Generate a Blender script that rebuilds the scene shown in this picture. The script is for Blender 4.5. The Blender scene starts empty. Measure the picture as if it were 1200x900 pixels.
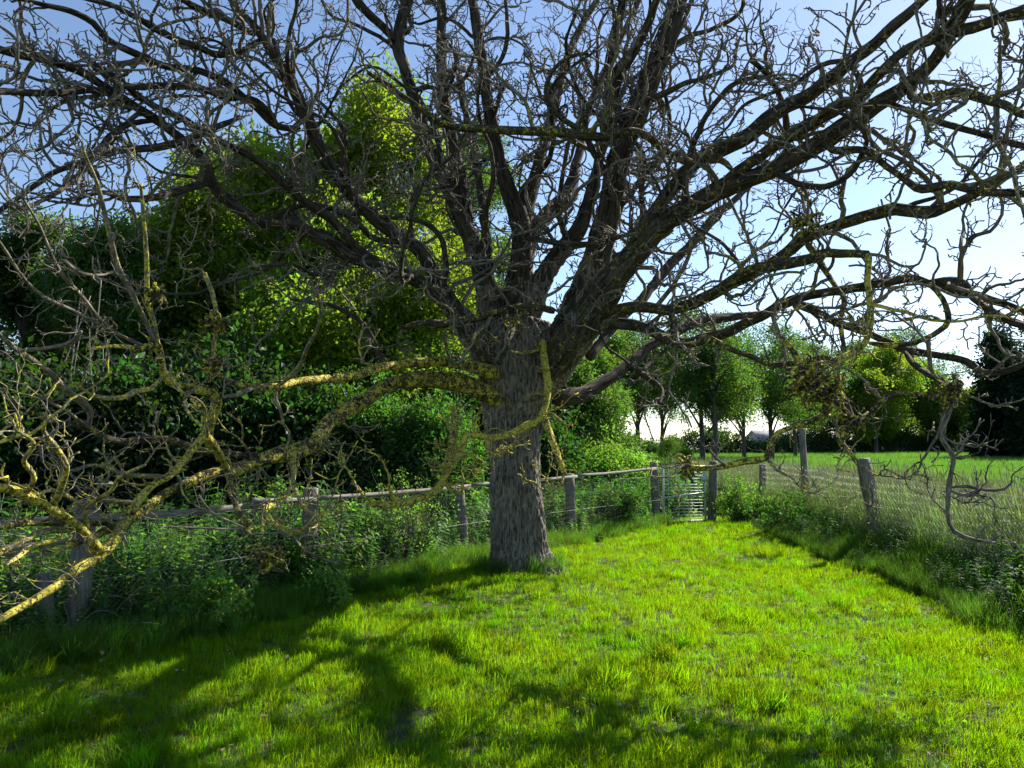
import bpy, math, random
import numpy as np
rnd = random.Random(7)
R = np.random.default_rng(11)
rad_ = math.radians
S = bpy.context.scene
COL = S.collection

# ---------------------------------------------------------------- camera, sky, sun, exposure
CAM_Z = 1.6
PITCH = rad_(4.32)
FPX = 900.0                                   # focal length in pixels of the 1200 px wide photograph
cam_data = bpy.data.cameras.new('camera')
cam_data.sensor_width = 36.0
cam_data.lens = 36.0 * FPX / 1200.0
cam_data.clip_end = 5000
cam = bpy.data.objects.new('camera', cam_data)
cam.location = (0, 0, CAM_Z)
cam.rotation_euler = (math.pi / 2 + PITCH, 0, 0)
COL.objects.link(cam)
S.camera = cam

SUN_AZ, SUN_EL = rad_(47), rad_(37)           # azimuth to the right of the viewing direction
W = bpy.data.worlds.new('World'); S.world = W; W.use_nodes = True
wn = W.node_tree.nodes; wl = W.node_tree.links
sky = wn.new('ShaderNodeTexSky'); sky.sky_type = 'NISHITA'; sky.sun_disc = False
sky.sun_elevation = SUN_EL; sky.sun_rotation = SUN_AZ
sky.air_density = .85; sky.dust_density = .25; sky.ozone_density = 1.6
wl.new(sky.outputs[0], wn['Background'].inputs[0])
wn['Background'].inputs[1].default_value = 0.093
sd = bpy.data.lights.new('sun', 'SUN'); sd.energy = 5.0; sd.angle = rad_(0.53); sd.color = (1, .94, .84)
so = bpy.data.objects.new('sun', sd); COL.objects.link(so)
so.rotation_euler = (math.pi / 2 - SUN_EL, 0, -SUN_AZ + math.pi)   # lamp shines along -Z of its frame
so.location = (20, 20, 30)
from mathutils import Vector
_sd = Vector((math.sin(SUN_AZ) * math.cos(SUN_EL), math.cos(SUN_AZ) * math.cos(SUN_EL), math.sin(SUN_EL)))
so.rotation_euler = _sd.to_track_quat('Z', 'Y').to_euler()
S.view_settings.view_transform = 'Standard'
S.view_settings.look = 'None'
S.view_settings.exposure = 1.12
S.view_settings.gamma = 1.0
S.cycles.max_bounces = 5
S.cycles.diffuse_bounces = 3
S.cycles.transmission_bounces = 4
S.cycles.transparent_max_bounces = 4

# ---------------------------------------------------------------- maths helpers
_ct, _st = math.cos(PITCH), math.sin(PITCH)
def P(x, y, Y):
    """point at forward distance Y (metres) seen at photograph pixel x, y"""
    u = (x - 600) / FPX; v = (450 - y) / FPX
    d = np.array([u, _ct - v * _st, _st + v * _ct])
    return np.array([0, 0, CAM_Z]) + d * (Y / d[1])
def gz(x, y):
    return (0.035 * np.sin(x * .9 + 1.3) * np.cos(y * .7) + 0.02 * np.sin(x * 2.3 + y * 1.7)
            + 0.012 * np.sin(y * 3.9 - x * 1.1)) * np.clip((12 - abs(x)) / 4, 0, 1)
def nrm(v):
    return v / np.maximum(np.linalg.norm(v, axis=-1, keepdims=True), 1e-9)
_perm = np.random.default_rng(3).random((64, 64, 64))
def vnoise(p):
    i = np.floor(p).astype(int); f = p - i; f = f * f * (3 - 2 * f)
    o = 0
    for a in (0, 1):
        for b in (0, 1):
            for c in (0, 1):
                w = (f[:, 0] if a else 1 - f[:, 0]) * (f[:, 1] if b else 1 - f[:, 1]) * (f[:, 2] if c else 1 - f[:, 2])
                o = o + w * _perm[(i[:, 0] + a) % 64, (i[:, 1] + b) % 64, (i[:, 2] + c) % 64]
    return o
def n2(x, y, s, seed=0.):
    x = np.asarray(x, float); y = np.asarray(y, float)
    return vnoise(np.stack([x * s + 100 + seed, y * s + 100, np.full_like(x, seed * 1.7)], -1))

# ---------------------------------------------------------------- mesh helpers
def mesh_np(name, v, faces, mat=None, attrs=None, smooth=False):
    """faces: (N,k) int array, or list of such arrays"""
    me = bpy.data.meshes.new(name)
    v = np.asarray(v, np.float32).reshape(-1, 3)
    fl = faces if isinstance(faces, list) else [faces]
    fl = [np.asarray(f, np.int32) for f in fl if len(f)]
    me.vertices.add(len(v)); me.vertices.foreach_set('co', v.ravel())
    if fl:
        nl = sum(f.size for f in fl); nf = sum(len(f) for f in fl)
        me.loops.add(nl); me.loops.foreach_set('vertex_index', np.concatenate([f.ravel() for f in fl]))
        me.polygons.add(nf)
        tot = np.concatenate([np.full(len(f), f.shape[1], np.int32) for f in fl])
        st = np.concatenate([[0], np.cumsum(tot)[:-1]]).astype(np.int32)
        me.polygons.foreach_set('loop_start', st)
        if smooth: me.polygons.foreach_set('use_smooth', np.ones(nf, bool))
    for k, a in (attrs or {}).items():
        a = np.asarray(a)
        if a.dtype.kind == 'i': t, key = 'INT', 'value'
        elif a.ndim == 1: t, key = 'FLOAT', 'value'
        else: t, key = 'FLOAT_VECTOR', 'vector'
        at = me.attributes.new(k, t, 'POINT')
        at.data.foreach_set(key, a.astype(np.int32 if t == 'INT' else np.float32).ravel())
    me.update(calc_edges=True); me.validate()
    if mat: me.materials.append(mat)
    return me
def link(name, me, parent=None, kind=None, loc=None):
    o = bpy.data.objects.new(name, me); COL.objects.link(o)
    if parent is not None: o.parent = parent
    if kind: o['kind'] = kind
    if loc is not None: o.location = loc
    return o
def tag(o, label, cat, group=None):
    o['label'] = label; o['category'] = cat
    if group: o['group'] = group
    return o
def empty(name, loc=(0, 0, 0)):
    o = bpy.data.objects.new(name, None); COL.objects.link(o); o.location = loc; return o

def tubes(pts, rad, k, offv=None, cap=True):
    """pts (N,S,3), rad (N,S): N tubes of k sides.  returns verts, quads, bark attribute"""
    N, n, _ = pts.shape
    T = np.empty_like(pts); T[:, 1:-1] = pts[:, 2:] - pts[:, :-2]; T[:, 0] = pts[:, 1] - pts[:, 0]; T[:, -1] = pts[:, -1] - pts[:, -2]
    T = nrm(T)
    U = np.empty_like(pts)
    a = np.where(np.abs(T[:, 0, 2:3]) > .8, np.array([[1., 0, 0]]), np.array([[0, 0, 1.]]))
    U[:, 0] = nrm(np.cross(T[:, 0], a))
    for s in range(1, n):
        w = U[:, s - 1] - T[:, s] * np.sum(U[:, s - 1] * T[:, s], -1, keepdims=True)
        U[:, s] = nrm(w)
    V = np.cross(T, U)
    th = np.arange(k) * 2 * np.pi / k
    c = np.cos(th)[None, None, :, None]; si = np.sin(th)[None, None, :, None]
    rr = rad[:, :, None, None] if rad.ndim == 2 else rad[..., None]
    ring = pts[:, :, None] + (U[:, :, None] * c + V[:, :, None] * si) * rr
    L = np.concatenate([np.zeros((N, 1)), np.cumsum(np.linalg.norm(np.diff(pts, axis=1), axis=-1), 1)], 1)
    ph = (np.arange(N) * 1.37)[:, None, None]
    rloc = np.broadcast_to(rr[..., 0], (N, n, k))
    bark = np.stack([rloc * np.cos(th), rloc * np.sin(th), np.broadcast_to(L[:, :, None], (N, n, k)) + ph], -1)
    idx = np.arange(N * n * k).reshape(N, n, k)
    a0 = idx[:, :-1]; a1 = idx[:, 1:]
    q = np.stack([a0, np.roll(a0, -1, 2), np.roll(a1, -1, 2), a1], -1).reshape(-1, 4)
    faces = [q]
    if cap:
        e = idx[:, -1]; faces.append(e.reshape(-1, k)); faces.append(idx[:, 0, ::-1].reshape(-1, k))
    return ring.reshape(-1, 3), faces, bark.reshape(-1, 3)
class MB:
    def __init__(s): s.v = []; s.f = {}; s.n = 0; s.b = []
    def add(s, v, faces, bark=None):
        v = np.asarray(v, float).reshape(-1, 3)
        if isinstance(faces, list) and isinstance(faces[0], tuple):
            faces = [np.array([f for f in faces if len(f) == k]) for k in sorted({len(f) for f in faces})]
        for f in (faces if isinstance(faces, list) else [faces]):
            f = np.asarray(f)
            if len(f): s.f.setdefault(f.shape[1], []).append(f + s.n)
        s.v.append(v); s.b.append(v if bark is None else bark); s.n += len(v)
    def tube(s, pts, rad, k=6):
        pts = np.asarray(pts, float)[None]; rad = np.broadcast_to(np.asarray(rad, float), pts.shape[1]).copy()[None]
        s.add(*tubes(pts, rad, k))
    def box(s, lo, hi):
        x0, y0, z0 = lo; x1, y1, z1 = hi
        s.add([(x0,y0,z0),(x1,y0,z0),(x1,y1,z0),(x0,y1,z0),(x0,y0,z1),(x1,y0,z1),(x1,y1,z1),(x0,y1,z1)],
              [(3,2,1,0),(4,5,6,7),(0,1,5,4),(1,2,6,5),(2,3,7,6),(3,0,4,7)])
    def mesh(s, name, mat, smooth=False, lichen=None):
        at = {'bark': np.concatenate(s.b)}
        if lichen is not None: at['lichen'] = np.full(s.n, lichen, np.float32)
        return mesh_np(name, np.concatenate(s.v), [np.concatenate(f) for f in s.f.values()], mat, at, smooth)

# ---------------------------------------------------------------- materials
def mat_new(name):
    m = bpy.data.materials.new(name); m.use_nodes = True
    nt = m.node_tree; nt.nodes.clear()
    out = nt.nodes.new('ShaderNodeOutputMaterial')
    def N(t, **kw):
        n = nt.nodes.new('ShaderNode' + t)
        for k, v in kw.items():
            if k in n.inputs and not hasattr(n, k): n.inputs[k].default_value = v
            else: setattr(n, k, v)
        return n
    return m, nt, N, nt.links.new, out
def ramp(N, stops):
    r = N('ValToRGB'); e = r.color_ramp.elements
    while len(e) < len(stops): e.new(.5)
    for i, (p, c) in enumerate(stops):
        e[i].position = p; e[i].color = (c + (1,)) if isinstance(c, tuple) else (c, c, c, 1)
    return r
def mixc(N, L, fac, a, b, mode='MIX'):
    m = N('Mix', data_type='RGBA', blend_type=mode)
    for sock, val in ((m.inputs[0], fac), (m.inputs[6], a), (m.inputs[7], b)):
        if isinstance(val, (int, float)): sock.default_value = val
        elif isinstance(val, tuple): sock.default_value = val + (1,)
        else: L(val, sock)
    return m.outputs[2]
def math_(N, L, op, a, b=0.0, clamp=False):
    m = N('Math', operation=op, use_clamp=clamp)
    for i, v in enumerate((a, b)):
        if isinstance(v, (int, float)): m.inputs[i].default_value = v
        else: L(v, m.inputs[i])
    return m.outputs[0]

def bark_material(name, dark, light, lichen_col=(.52, .43, .055), moss_col=(.07, .085, .02), coarse=1.0, use_obj=False, bump=.5):
    m, nt, N, L, out = mat_new(name)
    if use_obj: co = N('TexCoord').outputs['Object']
    else:
        co = N('Attribute', attribute_name='bark').outputs['Vector']
    mp = N('Mapping'); L(co, mp.inputs[0]); mp.inputs['Scale'].default_value = (60 / coarse, 60 / coarse, 9 / coarse)
    n1 = N('TexNoise', noise_dimensions='3D'); L(mp.outputs[0], n1.inputs['Vector']); n1.inputs['Scale'].default_value = 1; n1.inputs['Detail'].default_value = 5; n1.inputs['Roughness'].default_value = .65
    n2_ = N('TexNoise'); L(N('TexCoord').outputs['Object'], n2_.inputs['Vector']); n2_.inputs['Scale'].default_value = 2.3; n2_.inputs['Detail'].default_value = 3
    r1 = ramp(N, [(.36, dark), (.62, light)]); L(n1.outputs[0], r1.inputs[0])
    r2 = ramp(N, [(.3, (.72, .72, .74)), (.7, (1.15, 1.1, 1.0))]); L(n2_.outputs[0], r2.inputs[0])
    base = mixc(N, L, 1.0, r1.outputs[0], r2.outputs[0], 'MULTIPLY')
    la = N('Attribute', attribute_name='lichen').outputs['Fac']
    n3 = N('TexNoise'); L(N('TexCoord').outputs['Object'], n3.inputs['Vector']); n3.inputs['Scale'].default_value = 13; n3.inputs['Detail'].default_value = 7; n3.inputs['Roughness'].default_value = .7
    t = math_(N, L, 'ADD', n3.outputs[0], math_(N, L, 'MULTIPLY', la, .34))
    n5 = N('TexNoise'); L(N('TexCoord').outputs['Object'], n5.inputs['Vector']); n5.inputs['Scale'].default_value = 55; n5.inputs['Detail'].default_value = 3
    t = math_(N, L, 'ADD', t, math_(N, L, 'MULTIPLY', math_(N, L, 'SUBTRACT', n5.outputs[0], .5), .55))
    fac = math_(N, L, 'MULTIPLY', math_(N, L, 'SUBTRACT', t, .71), 6.5, True)
    lr = ramp(N, [(.38, (.20, .21, .10)), (.50, lichen_col), (.66, tuple(c * 1.35 for c in lichen_col))]); L(n5.outputs[0], lr.inputs[0]); lc = lr.outputs[0]
    n4 = N('TexNoise'); L(N('TexCoord').outputs['Object'], n4.inputs['Vector']); n4.inputs['Scale'].default_value = 4.1; n4.inputs['Detail'].default_value = 4
    mf = math_(N, L, 'MULTIPLY', math_(N, L, 'SUBTRACT', math_(N, L, 'ADD', n4.outputs[0], math_(N, L, 'MULTIPLY', la, .2)), .64), 5.0, True)
    c1 = mixc(N, L, math_(N, L, 'MULTIPLY', mf, .75), base, moss_col)
    c2 = mixc(N, L, fac, c1, lc)
    p = N('BsdfPrincipled'); L(c2, p.inputs['Base Color']); p.inputs['Roughness'].default_value = .92
    p.inputs['Specular IOR Level'].default_value = .18
    b = N('Bump'); b.inputs['Strength'].default_value = bump; b.inputs['Distance'].default_value = .012 * coarse
    L(math_(N, L, 'ADD', n1.outputs[0], math_(N, L, 'MULTIPLY', fac, .5)), b.inputs['Height']); L(b.outputs[0], p.inputs['Normal'])
    L(p.outputs[0], out.inputs[0])
    return m
def leaf_material(name, col, tcol, tr=.5, var=.25, gloss=.12, patch=0.0, patch_col=None, pscale=.6, tip=None):
    """thin leaf: diffuse + translucent, colour varies per instance and by patches of the plant's own colour"""
    m, nt, N, L, out = mat_new(name)
    oi = N('ObjectInfo').outputs['Random']
    geo = N('NewGeometry')
    n = N('TexNoise'); L(geo.outputs['Position'], n.inputs['Vector']); n.inputs['Scale'].default_value = pscale; n.inputs['Detail'].default_value = 3
    v = math_(N, L, 'ADD', math_(N, L, 'MULTIPLY', oi, var * 2), 1 - var)
    def shade(c, pc):
        x = c
        if patch_col is not None:
            f = math_(N, L, 'MULTIPLY', math_(N, L, 'SUBTRACT', n.outputs[0], .5 - patch * .5 + .02), 5.0, True)
            x = mixc(N, L, f, c, pc)
        h = N('HueSaturation'); h.inputs['Saturation'].default_value = 1.0
        L(math_(N, L, 'ADD', math_(N, L, 'MULTIPLY', oi, .05), .475), h.inputs['Hue'])
        L(v, h.inputs['Value'])
        if isinstance(x, tuple): h.inputs['Color'].default_value = x + (1,)
        else: L(x, h.inputs['Color'])
        o_ = h.outputs[0]
        if tip is not None:
            ta = N('Attribute', attribute_name='tip').outputs['Fac']
            o_ = mixc(N, L, ta, o_, tip)
        return o_
    pt = tuple(c * tcol[i] / max(col[i], 1e-4) for i, c in enumerate(patch_col)) if patch_col is not None else None
    d = N('BsdfDiffuse'); L(shade(col, patch_col), d.inputs[0])
    t = N('BsdfTranslucent'); L(shade(tcol, pt), t.inputs[0])
    mx = N('MixShader'); mx.inputs[0].default_value = tr; L(d.outputs[0], mx.inputs[1]); L(t.outputs[0], mx.inputs[2])
    g = N('BsdfGlossy'); g.inputs['Roughness'].default_value = .5; g.inputs[0].default_value = (1, 1, 1, 1)
    mg = N('MixShader'); mg.inputs[0].default_value = gloss * .16; L(mx.outputs[0], mg.inputs[1]); L(g.outputs[0], mg.inputs[2])
    L(mg.outputs[0], out.inputs[0])
    return m
def plain_material(name, stops, scale=4, rough=.8, metal=0.0, bump=.2, detail=6, stretch=(1, 1, 1)):
    m, nt, N, L, out = mat_new(name)
    mp = N('Mapping'); L(N('TexCoord').outputs['Object'], mp.inputs[0]); mp.inputs['Scale'].default_value = stretch
    n = N('TexNoise'); L(mp.outputs[0], n.inputs['Vector']); n.inputs['Scale'].default_value = scale; n.inputs['Detail'].default_value = detail; n.inputs['Roughness'].default_value = .65
    r = ramp(N, stops); L(n.outputs[0], r.inputs[0])
    p = N('BsdfPrincipled'); L(r.outputs[0], p.inputs['Base Color']); p.inputs['Roughness'].default_value = rough; p.inputs['Metallic'].default_value = metal
    b = N('Bump'); b.inputs['Strength'].default_value = bump; b.inputs['Distance'].default_value = .02; L(n.outputs[0], b.inputs['Height']); L(b.outputs[0], p.inputs['Normal'])
    L(p.outputs[0], out.inputs[0]); return m

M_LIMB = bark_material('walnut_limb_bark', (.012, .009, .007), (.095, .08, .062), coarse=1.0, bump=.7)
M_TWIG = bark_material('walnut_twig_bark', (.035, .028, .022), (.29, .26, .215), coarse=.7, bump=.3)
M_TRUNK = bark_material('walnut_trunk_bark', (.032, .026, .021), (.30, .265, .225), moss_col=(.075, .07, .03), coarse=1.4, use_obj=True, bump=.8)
M_BGBARK = plain_material('woodland_bark', [(.35, (.035, .028, .022)), (.7, (.12, .10, .08))], 9, stretch=(1, 1, .2))
M_WOOD = plain_material('weathered_post_wood', [(.3, (.06, .05, .04)), (.5, (.15, .13, .105)), (.72, (.28, .25, .21))], 14, stretch=(3, 3, .35), bump=.5)
M_RAIL = plain_material('weathered_rail_wood', [(.3, (.09, .08, .065)), (.55, (.21, .19, .16)), (.75, (.34, .31, .27))], 10, stretch=(.6, .6, 4), bump=.4)
M_STEEL = plain_material('galvanised_steel', [(.3, (.36, .41, .39)), (.7, (.52, .57, .55))], 12, rough=.5, metal=.2, bump=.1)
M_WIRE = plain_material('dull_fence_wire', [(.3, (.16, .17, .16)), (.7, (.34, .35, .34))], 20, rough=.6, metal=.2, bump=.0)
M_WIRE2 = plain_material('galvanised_fence_wire', [(.3, (.30, .32, .31)), (.7, (.55, .57, .56))], 20, rough=.55, metal=.2, bump=.0)
M_SOIL = plain_material('woodland_soil', [(.3, (.025, .02, .013)), (.6, (.06, .05, .03)), (.8, (.09, .08, .045))], 3)
M_DEAD = plain_material('dry_leaf_litter', [(.3, (.12, .085, .045)), (.7, (.28, .21, .12))], 18)
M_DEADSTEM = plain_material('dead_stem', [(.3, (.16, .13, .10)), (.7, (.36, .31, .25))], 18)

# grass colours
M_GRASS = leaf_material('lawn_grass', (.085, .155, .006), (.37, .60, .004), tr=.5, var=.42, gloss=.03, patch=.15,
                        patch_col=(.06, .14, .005), pscale=.9)
M_GRASS2 = leaf_material('lawn_grass_pale', (.14, .19, .015), (.40, .50, .02), tr=.5, var=.25, gloss=.03)
M_TALL = leaf_material('tall_grass', (.12, .21, .045), (.30, .50, .07), tr=.45, var=.3, gloss=.05, tip=(.44, .46, .27))
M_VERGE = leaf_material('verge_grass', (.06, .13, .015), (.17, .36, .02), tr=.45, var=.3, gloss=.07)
M_WHEAT = leaf_material('field_crop', (.06, .145, .025), (.17, .38, .04), tr=.45, var=.4, gloss=.08, patch=.0, patch_col=(.11, .20, .03), pscale=.5)
M_LEAF_LIME = leaf_material('lime_green_leaf', (.11, .155, .012), (.30, .43, .028), tr=.58, var=.22, gloss=.06, patch=.1, patch_col=(.08, .135, .012), pscale=.35)
M_LEAF_MID = leaf_material('mid_green_leaf', (.045, .095, .018), (.15, .29, .025), tr=.45, var=.25, gloss=.10)
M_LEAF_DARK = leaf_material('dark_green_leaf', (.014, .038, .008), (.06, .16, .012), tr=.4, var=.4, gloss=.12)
M_LEAF_YEW = leaf_material('blackish_green_leaf', (.010, .026, .010), (.02, .05, .012), tr=.25, var=.3, gloss=.05)
M_LEAF_HEDGE = leaf_material('hedge_green_leaf', (.04, .095, .02), (.12, .30, .02), tr=.42, var=.4, gloss=.12)
M_LEAF_WEED = leaf_material('weed_leaf', (.10, .19, .03), (.26, .52, .04), tr=.45, var=.4, gloss=.1)

# ---------------------------------------------------------------- instancing by geometry nodes (for leaves and grass)
PROTO = {}
def proto_collection(key, meshes):
    if key in PROTO: return PROTO[key]
    c = bpy.data.collections.new(key)
    for i, me in enumerate(meshes):
        o = bpy.data.objects.new('%s_%02d' % (key, i), me); c.objects.link(o)
    PROTO[key] = (c, len(meshes)); return PROTO[key]
def scatter(name, key, pos, rot, scl, parent=None, kind=None):
    c, n = PROTO[key]
    pos = np.asarray(pos, float)
    if parent is not None: pos = pos - np.array(parent.location)
    me = mesh_np(name, pos, [], None, {'rot': rot, 'scl': scl, 'idx': R.integers(0, n, len(pos)).astype(np.int32)})
    o = link(name, me, parent, kind)
    ng = bpy.data.node_groups.new('scatter_' + name, 'GeometryNodeTree')
    ng.interface.new_socket('Geometry', in_out='INPUT', socket_type='NodeSocketGeometry')
    ng.interface.new_socket('Geometry', in_out='OUTPUT', socket_type='NodeSocketGeometry')
    G = ng.nodes.new; K = ng.links.new
    gi = G('NodeGroupInput'); go = G('NodeGroupOutput')
    iop = G('GeometryNodeInstanceOnPoints'); ci = G('GeometryNodeCollectionInfo')
    ci.inputs[0].default_value = c; ci.inputs[1].default_value = True; ci.inputs[2].default_value = True
    def na(nm, t):
        a = G('GeometryNodeInputNamedAttribute'); a.data_type = t; a.inputs[0].default_value = nm; return a.outputs[0]
    K(gi.outputs[0], iop.inputs['Points']); K(ci.outputs[0], iop.inputs['Instance'])
    iop.inputs['Pick Instance'].default_value = True
    K(na('idx', 'INT'), iop.inputs['Instance Index'])
    e2r = G('FunctionNodeEulerToRotation'); K(na('rot', 'FLOAT_VECTOR'), e2r.inputs[0]); K(e2r.outputs[0], iop.inputs['Rotation'])
    K(na('scl', 'FLOAT_VECTOR'), iop.inputs['Scale'])
    K(iop.outputs[0], go.inputs[0])
    md = o.modifiers.new('scatter', 'NODES'); md.node_group = ng
    return o
def v3(s, zs=None):
    s = np.asarray(s, float); return np.stack([s, s, s if zs is None else s * zs], -1)

# prototypes --------------------------------------------------
def leaf_cluster(n, radius, size, aspect=1.8, flat=.6, rng=R, mat=None):
    d = nrm(rng.normal(size=(n, 3))); r = radius * rng.random((n, 1)) ** .5
    c = d * r; c[:, 2] *= .8
    a = nrm(d + rng.normal(size=(n, 3)) * .6); a[:, 2] -= .25; a = nrm(a)          # leaf axis
    up = nrm(rng.normal(size=(n, 3)) * flat + np.array([0, 0, 1.])); side = nrm(np.cross(a, up)); nn = np.cross(side, a)
    s = size * rng.uniform(.6, 1.3, (n, 1))
    w = s / aspect
    p0 = c; p1 = c + a * s * .4 + side * w * .5 + nn * w * .14; p2 = c + a * s - nn * w * .22; p3 = c + a * s * .4 - side * w * .5 + nn * w * .14
    v = np.stack([p0, p1, p2, p3], 1).reshape(-1, 3)
    b = np.arange(n)[:, None] * 4
    f = np.concatenate([b + np.array([[0, 1, 2]]), b + np.array([[0, 2, 3]])])
    return mesh_np('leaf_cluster', v, f, mat)
def blades(n, spread, h, w, bend, segs=3, mat=None, rng=R, seed=False, hvar=.35, lean=None):
    ang = rng.random(n) * 2 * np.pi; rr = spread * np.sqrt(rng.random(n))
    base = np.stack([np.cos(ang) * rr, np.sin(ang) * rr, np.full(n, -.01)], -1)
    d = rng.random(n) * 2 * np.pi; dirv = np.stack([np.cos(d), np.sin(d), np.zeros(n)], -1)
    if lean is not None: dirv = nrm(dirv * .7 + np.array(lean))
    sd_ = np.stack([-dirv[:, 1], dirv[:, 0], np.zeros(n)], -1)
    tw = rng.random(n)[:, None] * np.pi; wd = sd_ * np.cos(tw * .3) + dirv * np.sin(tw * .3)
    H = h * rng.uniform(1 - hvar, 1 + hvar, n)[:, None]; B = bend * rng.uniform(.2, 1.4, n)[:, None]
    V = []; tip = []
    for s in range(segs):
        t = s / segs
        c = base + np.array([0, 0, 1.]) * H * t * (1 - .25 * B * t) + dirv * H * B * t * t
        ww = w * (1 - t * .55) * .5
        V += [c - wd * ww, c + wd * ww]; tip += [np.full(n, 0.), np.full(n, 0.)]
    t = 1.; c = base + np.array([0, 0, 1.]) * H * (1 - .25 * B) + dirv * H * B
    V.append(c); tip.append(np.full(n, .3 if seed else 0.))
    V = np.stack(V, 1); k = V.shape[1]; b = np.arange(n)[:, None] * k
    q = [b + np.array([[2 * s, 2 * s + 1, 2 * s + 3, 2 * s + 2]]) for s in range(segs - 1)]
    tr = b + np.array([[2 * segs - 2, 2 * segs - 1, 2 * segs]])
    v = V.reshape(-1, 3); tips = np.stack(tip, 1).ravel(); faces = [np.concatenate(q), tr]
    if seed:                                   # narrow seed heads at the top of a third of the stems
        m = n // 3; cc = c[:m]; a = nrm(dirv[:m] * .35 + np.array([0, 0, 1.])); hl = h * .13
        sv = []
        for t_, wv in ((0, .002), (.35, .007), (1, .001)):
            for s_ in (0, 1, 2):
                an = s_ * 2.1
                sv.append(cc + a * hl * t_ + (sd_[:m] * math.cos(an) + dirv[:m] * math.sin(an)) * wv)
        sv = np.stack(sv, 1); b2 = np.arange(m)[:, None] * 9 + len(v); fq = []
        for r_ in (0, 1):
            for s_ in range(3):
                s2 = (s_ + 1) % 3; fq.append(b2 + np.array([[r_ * 3 + s_, r_ * 3 + s2, r_ * 3 + 3 + s2, r_ * 3 + 3 + s_]]))
        v = np.concatenate([v, sv.reshape(-1, 3)]); tips = np.concatenate([tips, np.ones(m * 9)])
        faces = [np.concatenate([faces[0]] + fq), tr]
    return mesh_np('blades', v, faces, mat, {'tip': tips})
def stalk_weed(mat, h=.5, n=9, size=.055):
    """upright nettle-like weed: stalk with pairs of leaves"""
    mb = MB(); mb.tube([(0, 0, -.02), (.01, .0, h * .5), (.03, .01, h)], [.004, .003, .002], 3)
    for i in range(n):
        z = h * (.25 + .75 * i / n)
        for s in (0, 1, 2):
            a = i * 1.57 + s * 2.09 + R.random() * .5; l = size * (1.2 - .5 * i / n) * R.uniform(.8, 1.3)
            dx, dy = math.cos(a), math.sin(a); dr = R.uniform(-.5, .25)
            b = np.array([.03 * (z / h) ** 2, 0, z]); t = b + np.array([dx, dy, dr]) * l; md = b + np.array([dx, dy, dr * .3 + .12]) * l * .45
            sd_ = np.array([-dy, dx, 0]) * l * .3
            mb.add([b, md + sd_, t, md - sd_], [(0, 1, 2), (0, 2, 3)])
    return mb.mesh('weed', mat)

proto_collection('grass_tuft', [blades(26, .06, .075, .0042, .55, 3, M_GRASS) for _ in range(4)] + [blades(20, .055, .05, .0042, .8, 3, M_GRASS2)])
proto_collection('grass_lush', [blades(34, .06, .13, .005, .6, 4, M_GRASS) for _ in range(3)])
proto_collection('tall_grass', [blades(34, .10, .80, .006, .35, 5, M_TALL, seed=True, lean=(-.3, -.1, 0)) for _ in range(4)])
proto_collection('verge_grass', [blades(40, .10, .34, .006, .5, 4, M_VERGE) for _ in range(4)])
proto_collection('wheat', [blades(60, .22, .62, .010, .3, 3, M_WHEAT) for _ in range(3)])
proto_collection('wheat_far', [blades(70, .9, .62, .045, .3, 3, M_WHEAT) for _ in range(3)])
proto_collection('weed', [stalk_weed(M_LEAF_WEED, .42, 8, .06), stalk_weed(M_LEAF_WEED, .3, 6, .05), stalk_weed(M_LEAF_HEDGE, .5, 9, .06),
                          leaf_cluster(46, .17, .06, mat=M_LEAF_WEED), leaf_cluster(46, .17, .055, mat=M_LEAF_HEDGE)])
proto_collection('verge_weed', [stalk_weed(M_LEAF_HEDGE, .42, 8, .06), stalk_weed(M_LEAF_HEDGE, .5, 9, .06), leaf_cluster(46, .17, .055, mat=M_LEAF_HEDGE)])
for key, m_, rr_, sz in (('lime', M_LEAF_LIME, .42, .12), ('mid', M_LEAF_MID, .34, .085), ('dark', M_LEAF_DARK, .36, .10),
                         ('hedge', M_LEAF_HEDGE, .22, .06), ('yew', M_LEAF_YEW, .7, .16), ('weedleaf', M_LEAF_WEED, .2, .055)):
    proto_collection(key, [leaf_cluster(56, rr_, sz, mat=m_) for _ in range(4)])
for key, m_ in (('far_mid', M_LEAF_MID), ('far_lime', M_LEAF_LIME), ('far_dark', M_LEAF_DARK), ('far_yew', M_LEAF_YEW)):
    proto_collection(key, [leaf_cluster(60, .75, .22, mat=m_) for _ in range(4)])
for key, m_ in (('young_mid', M_LEAF_MID), ('young_dark', M_LEAF_HEDGE)):
    proto_collection(key, [leaf_cluster(44, .42, .13, mat=m_) for _ in range(4)])

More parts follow.
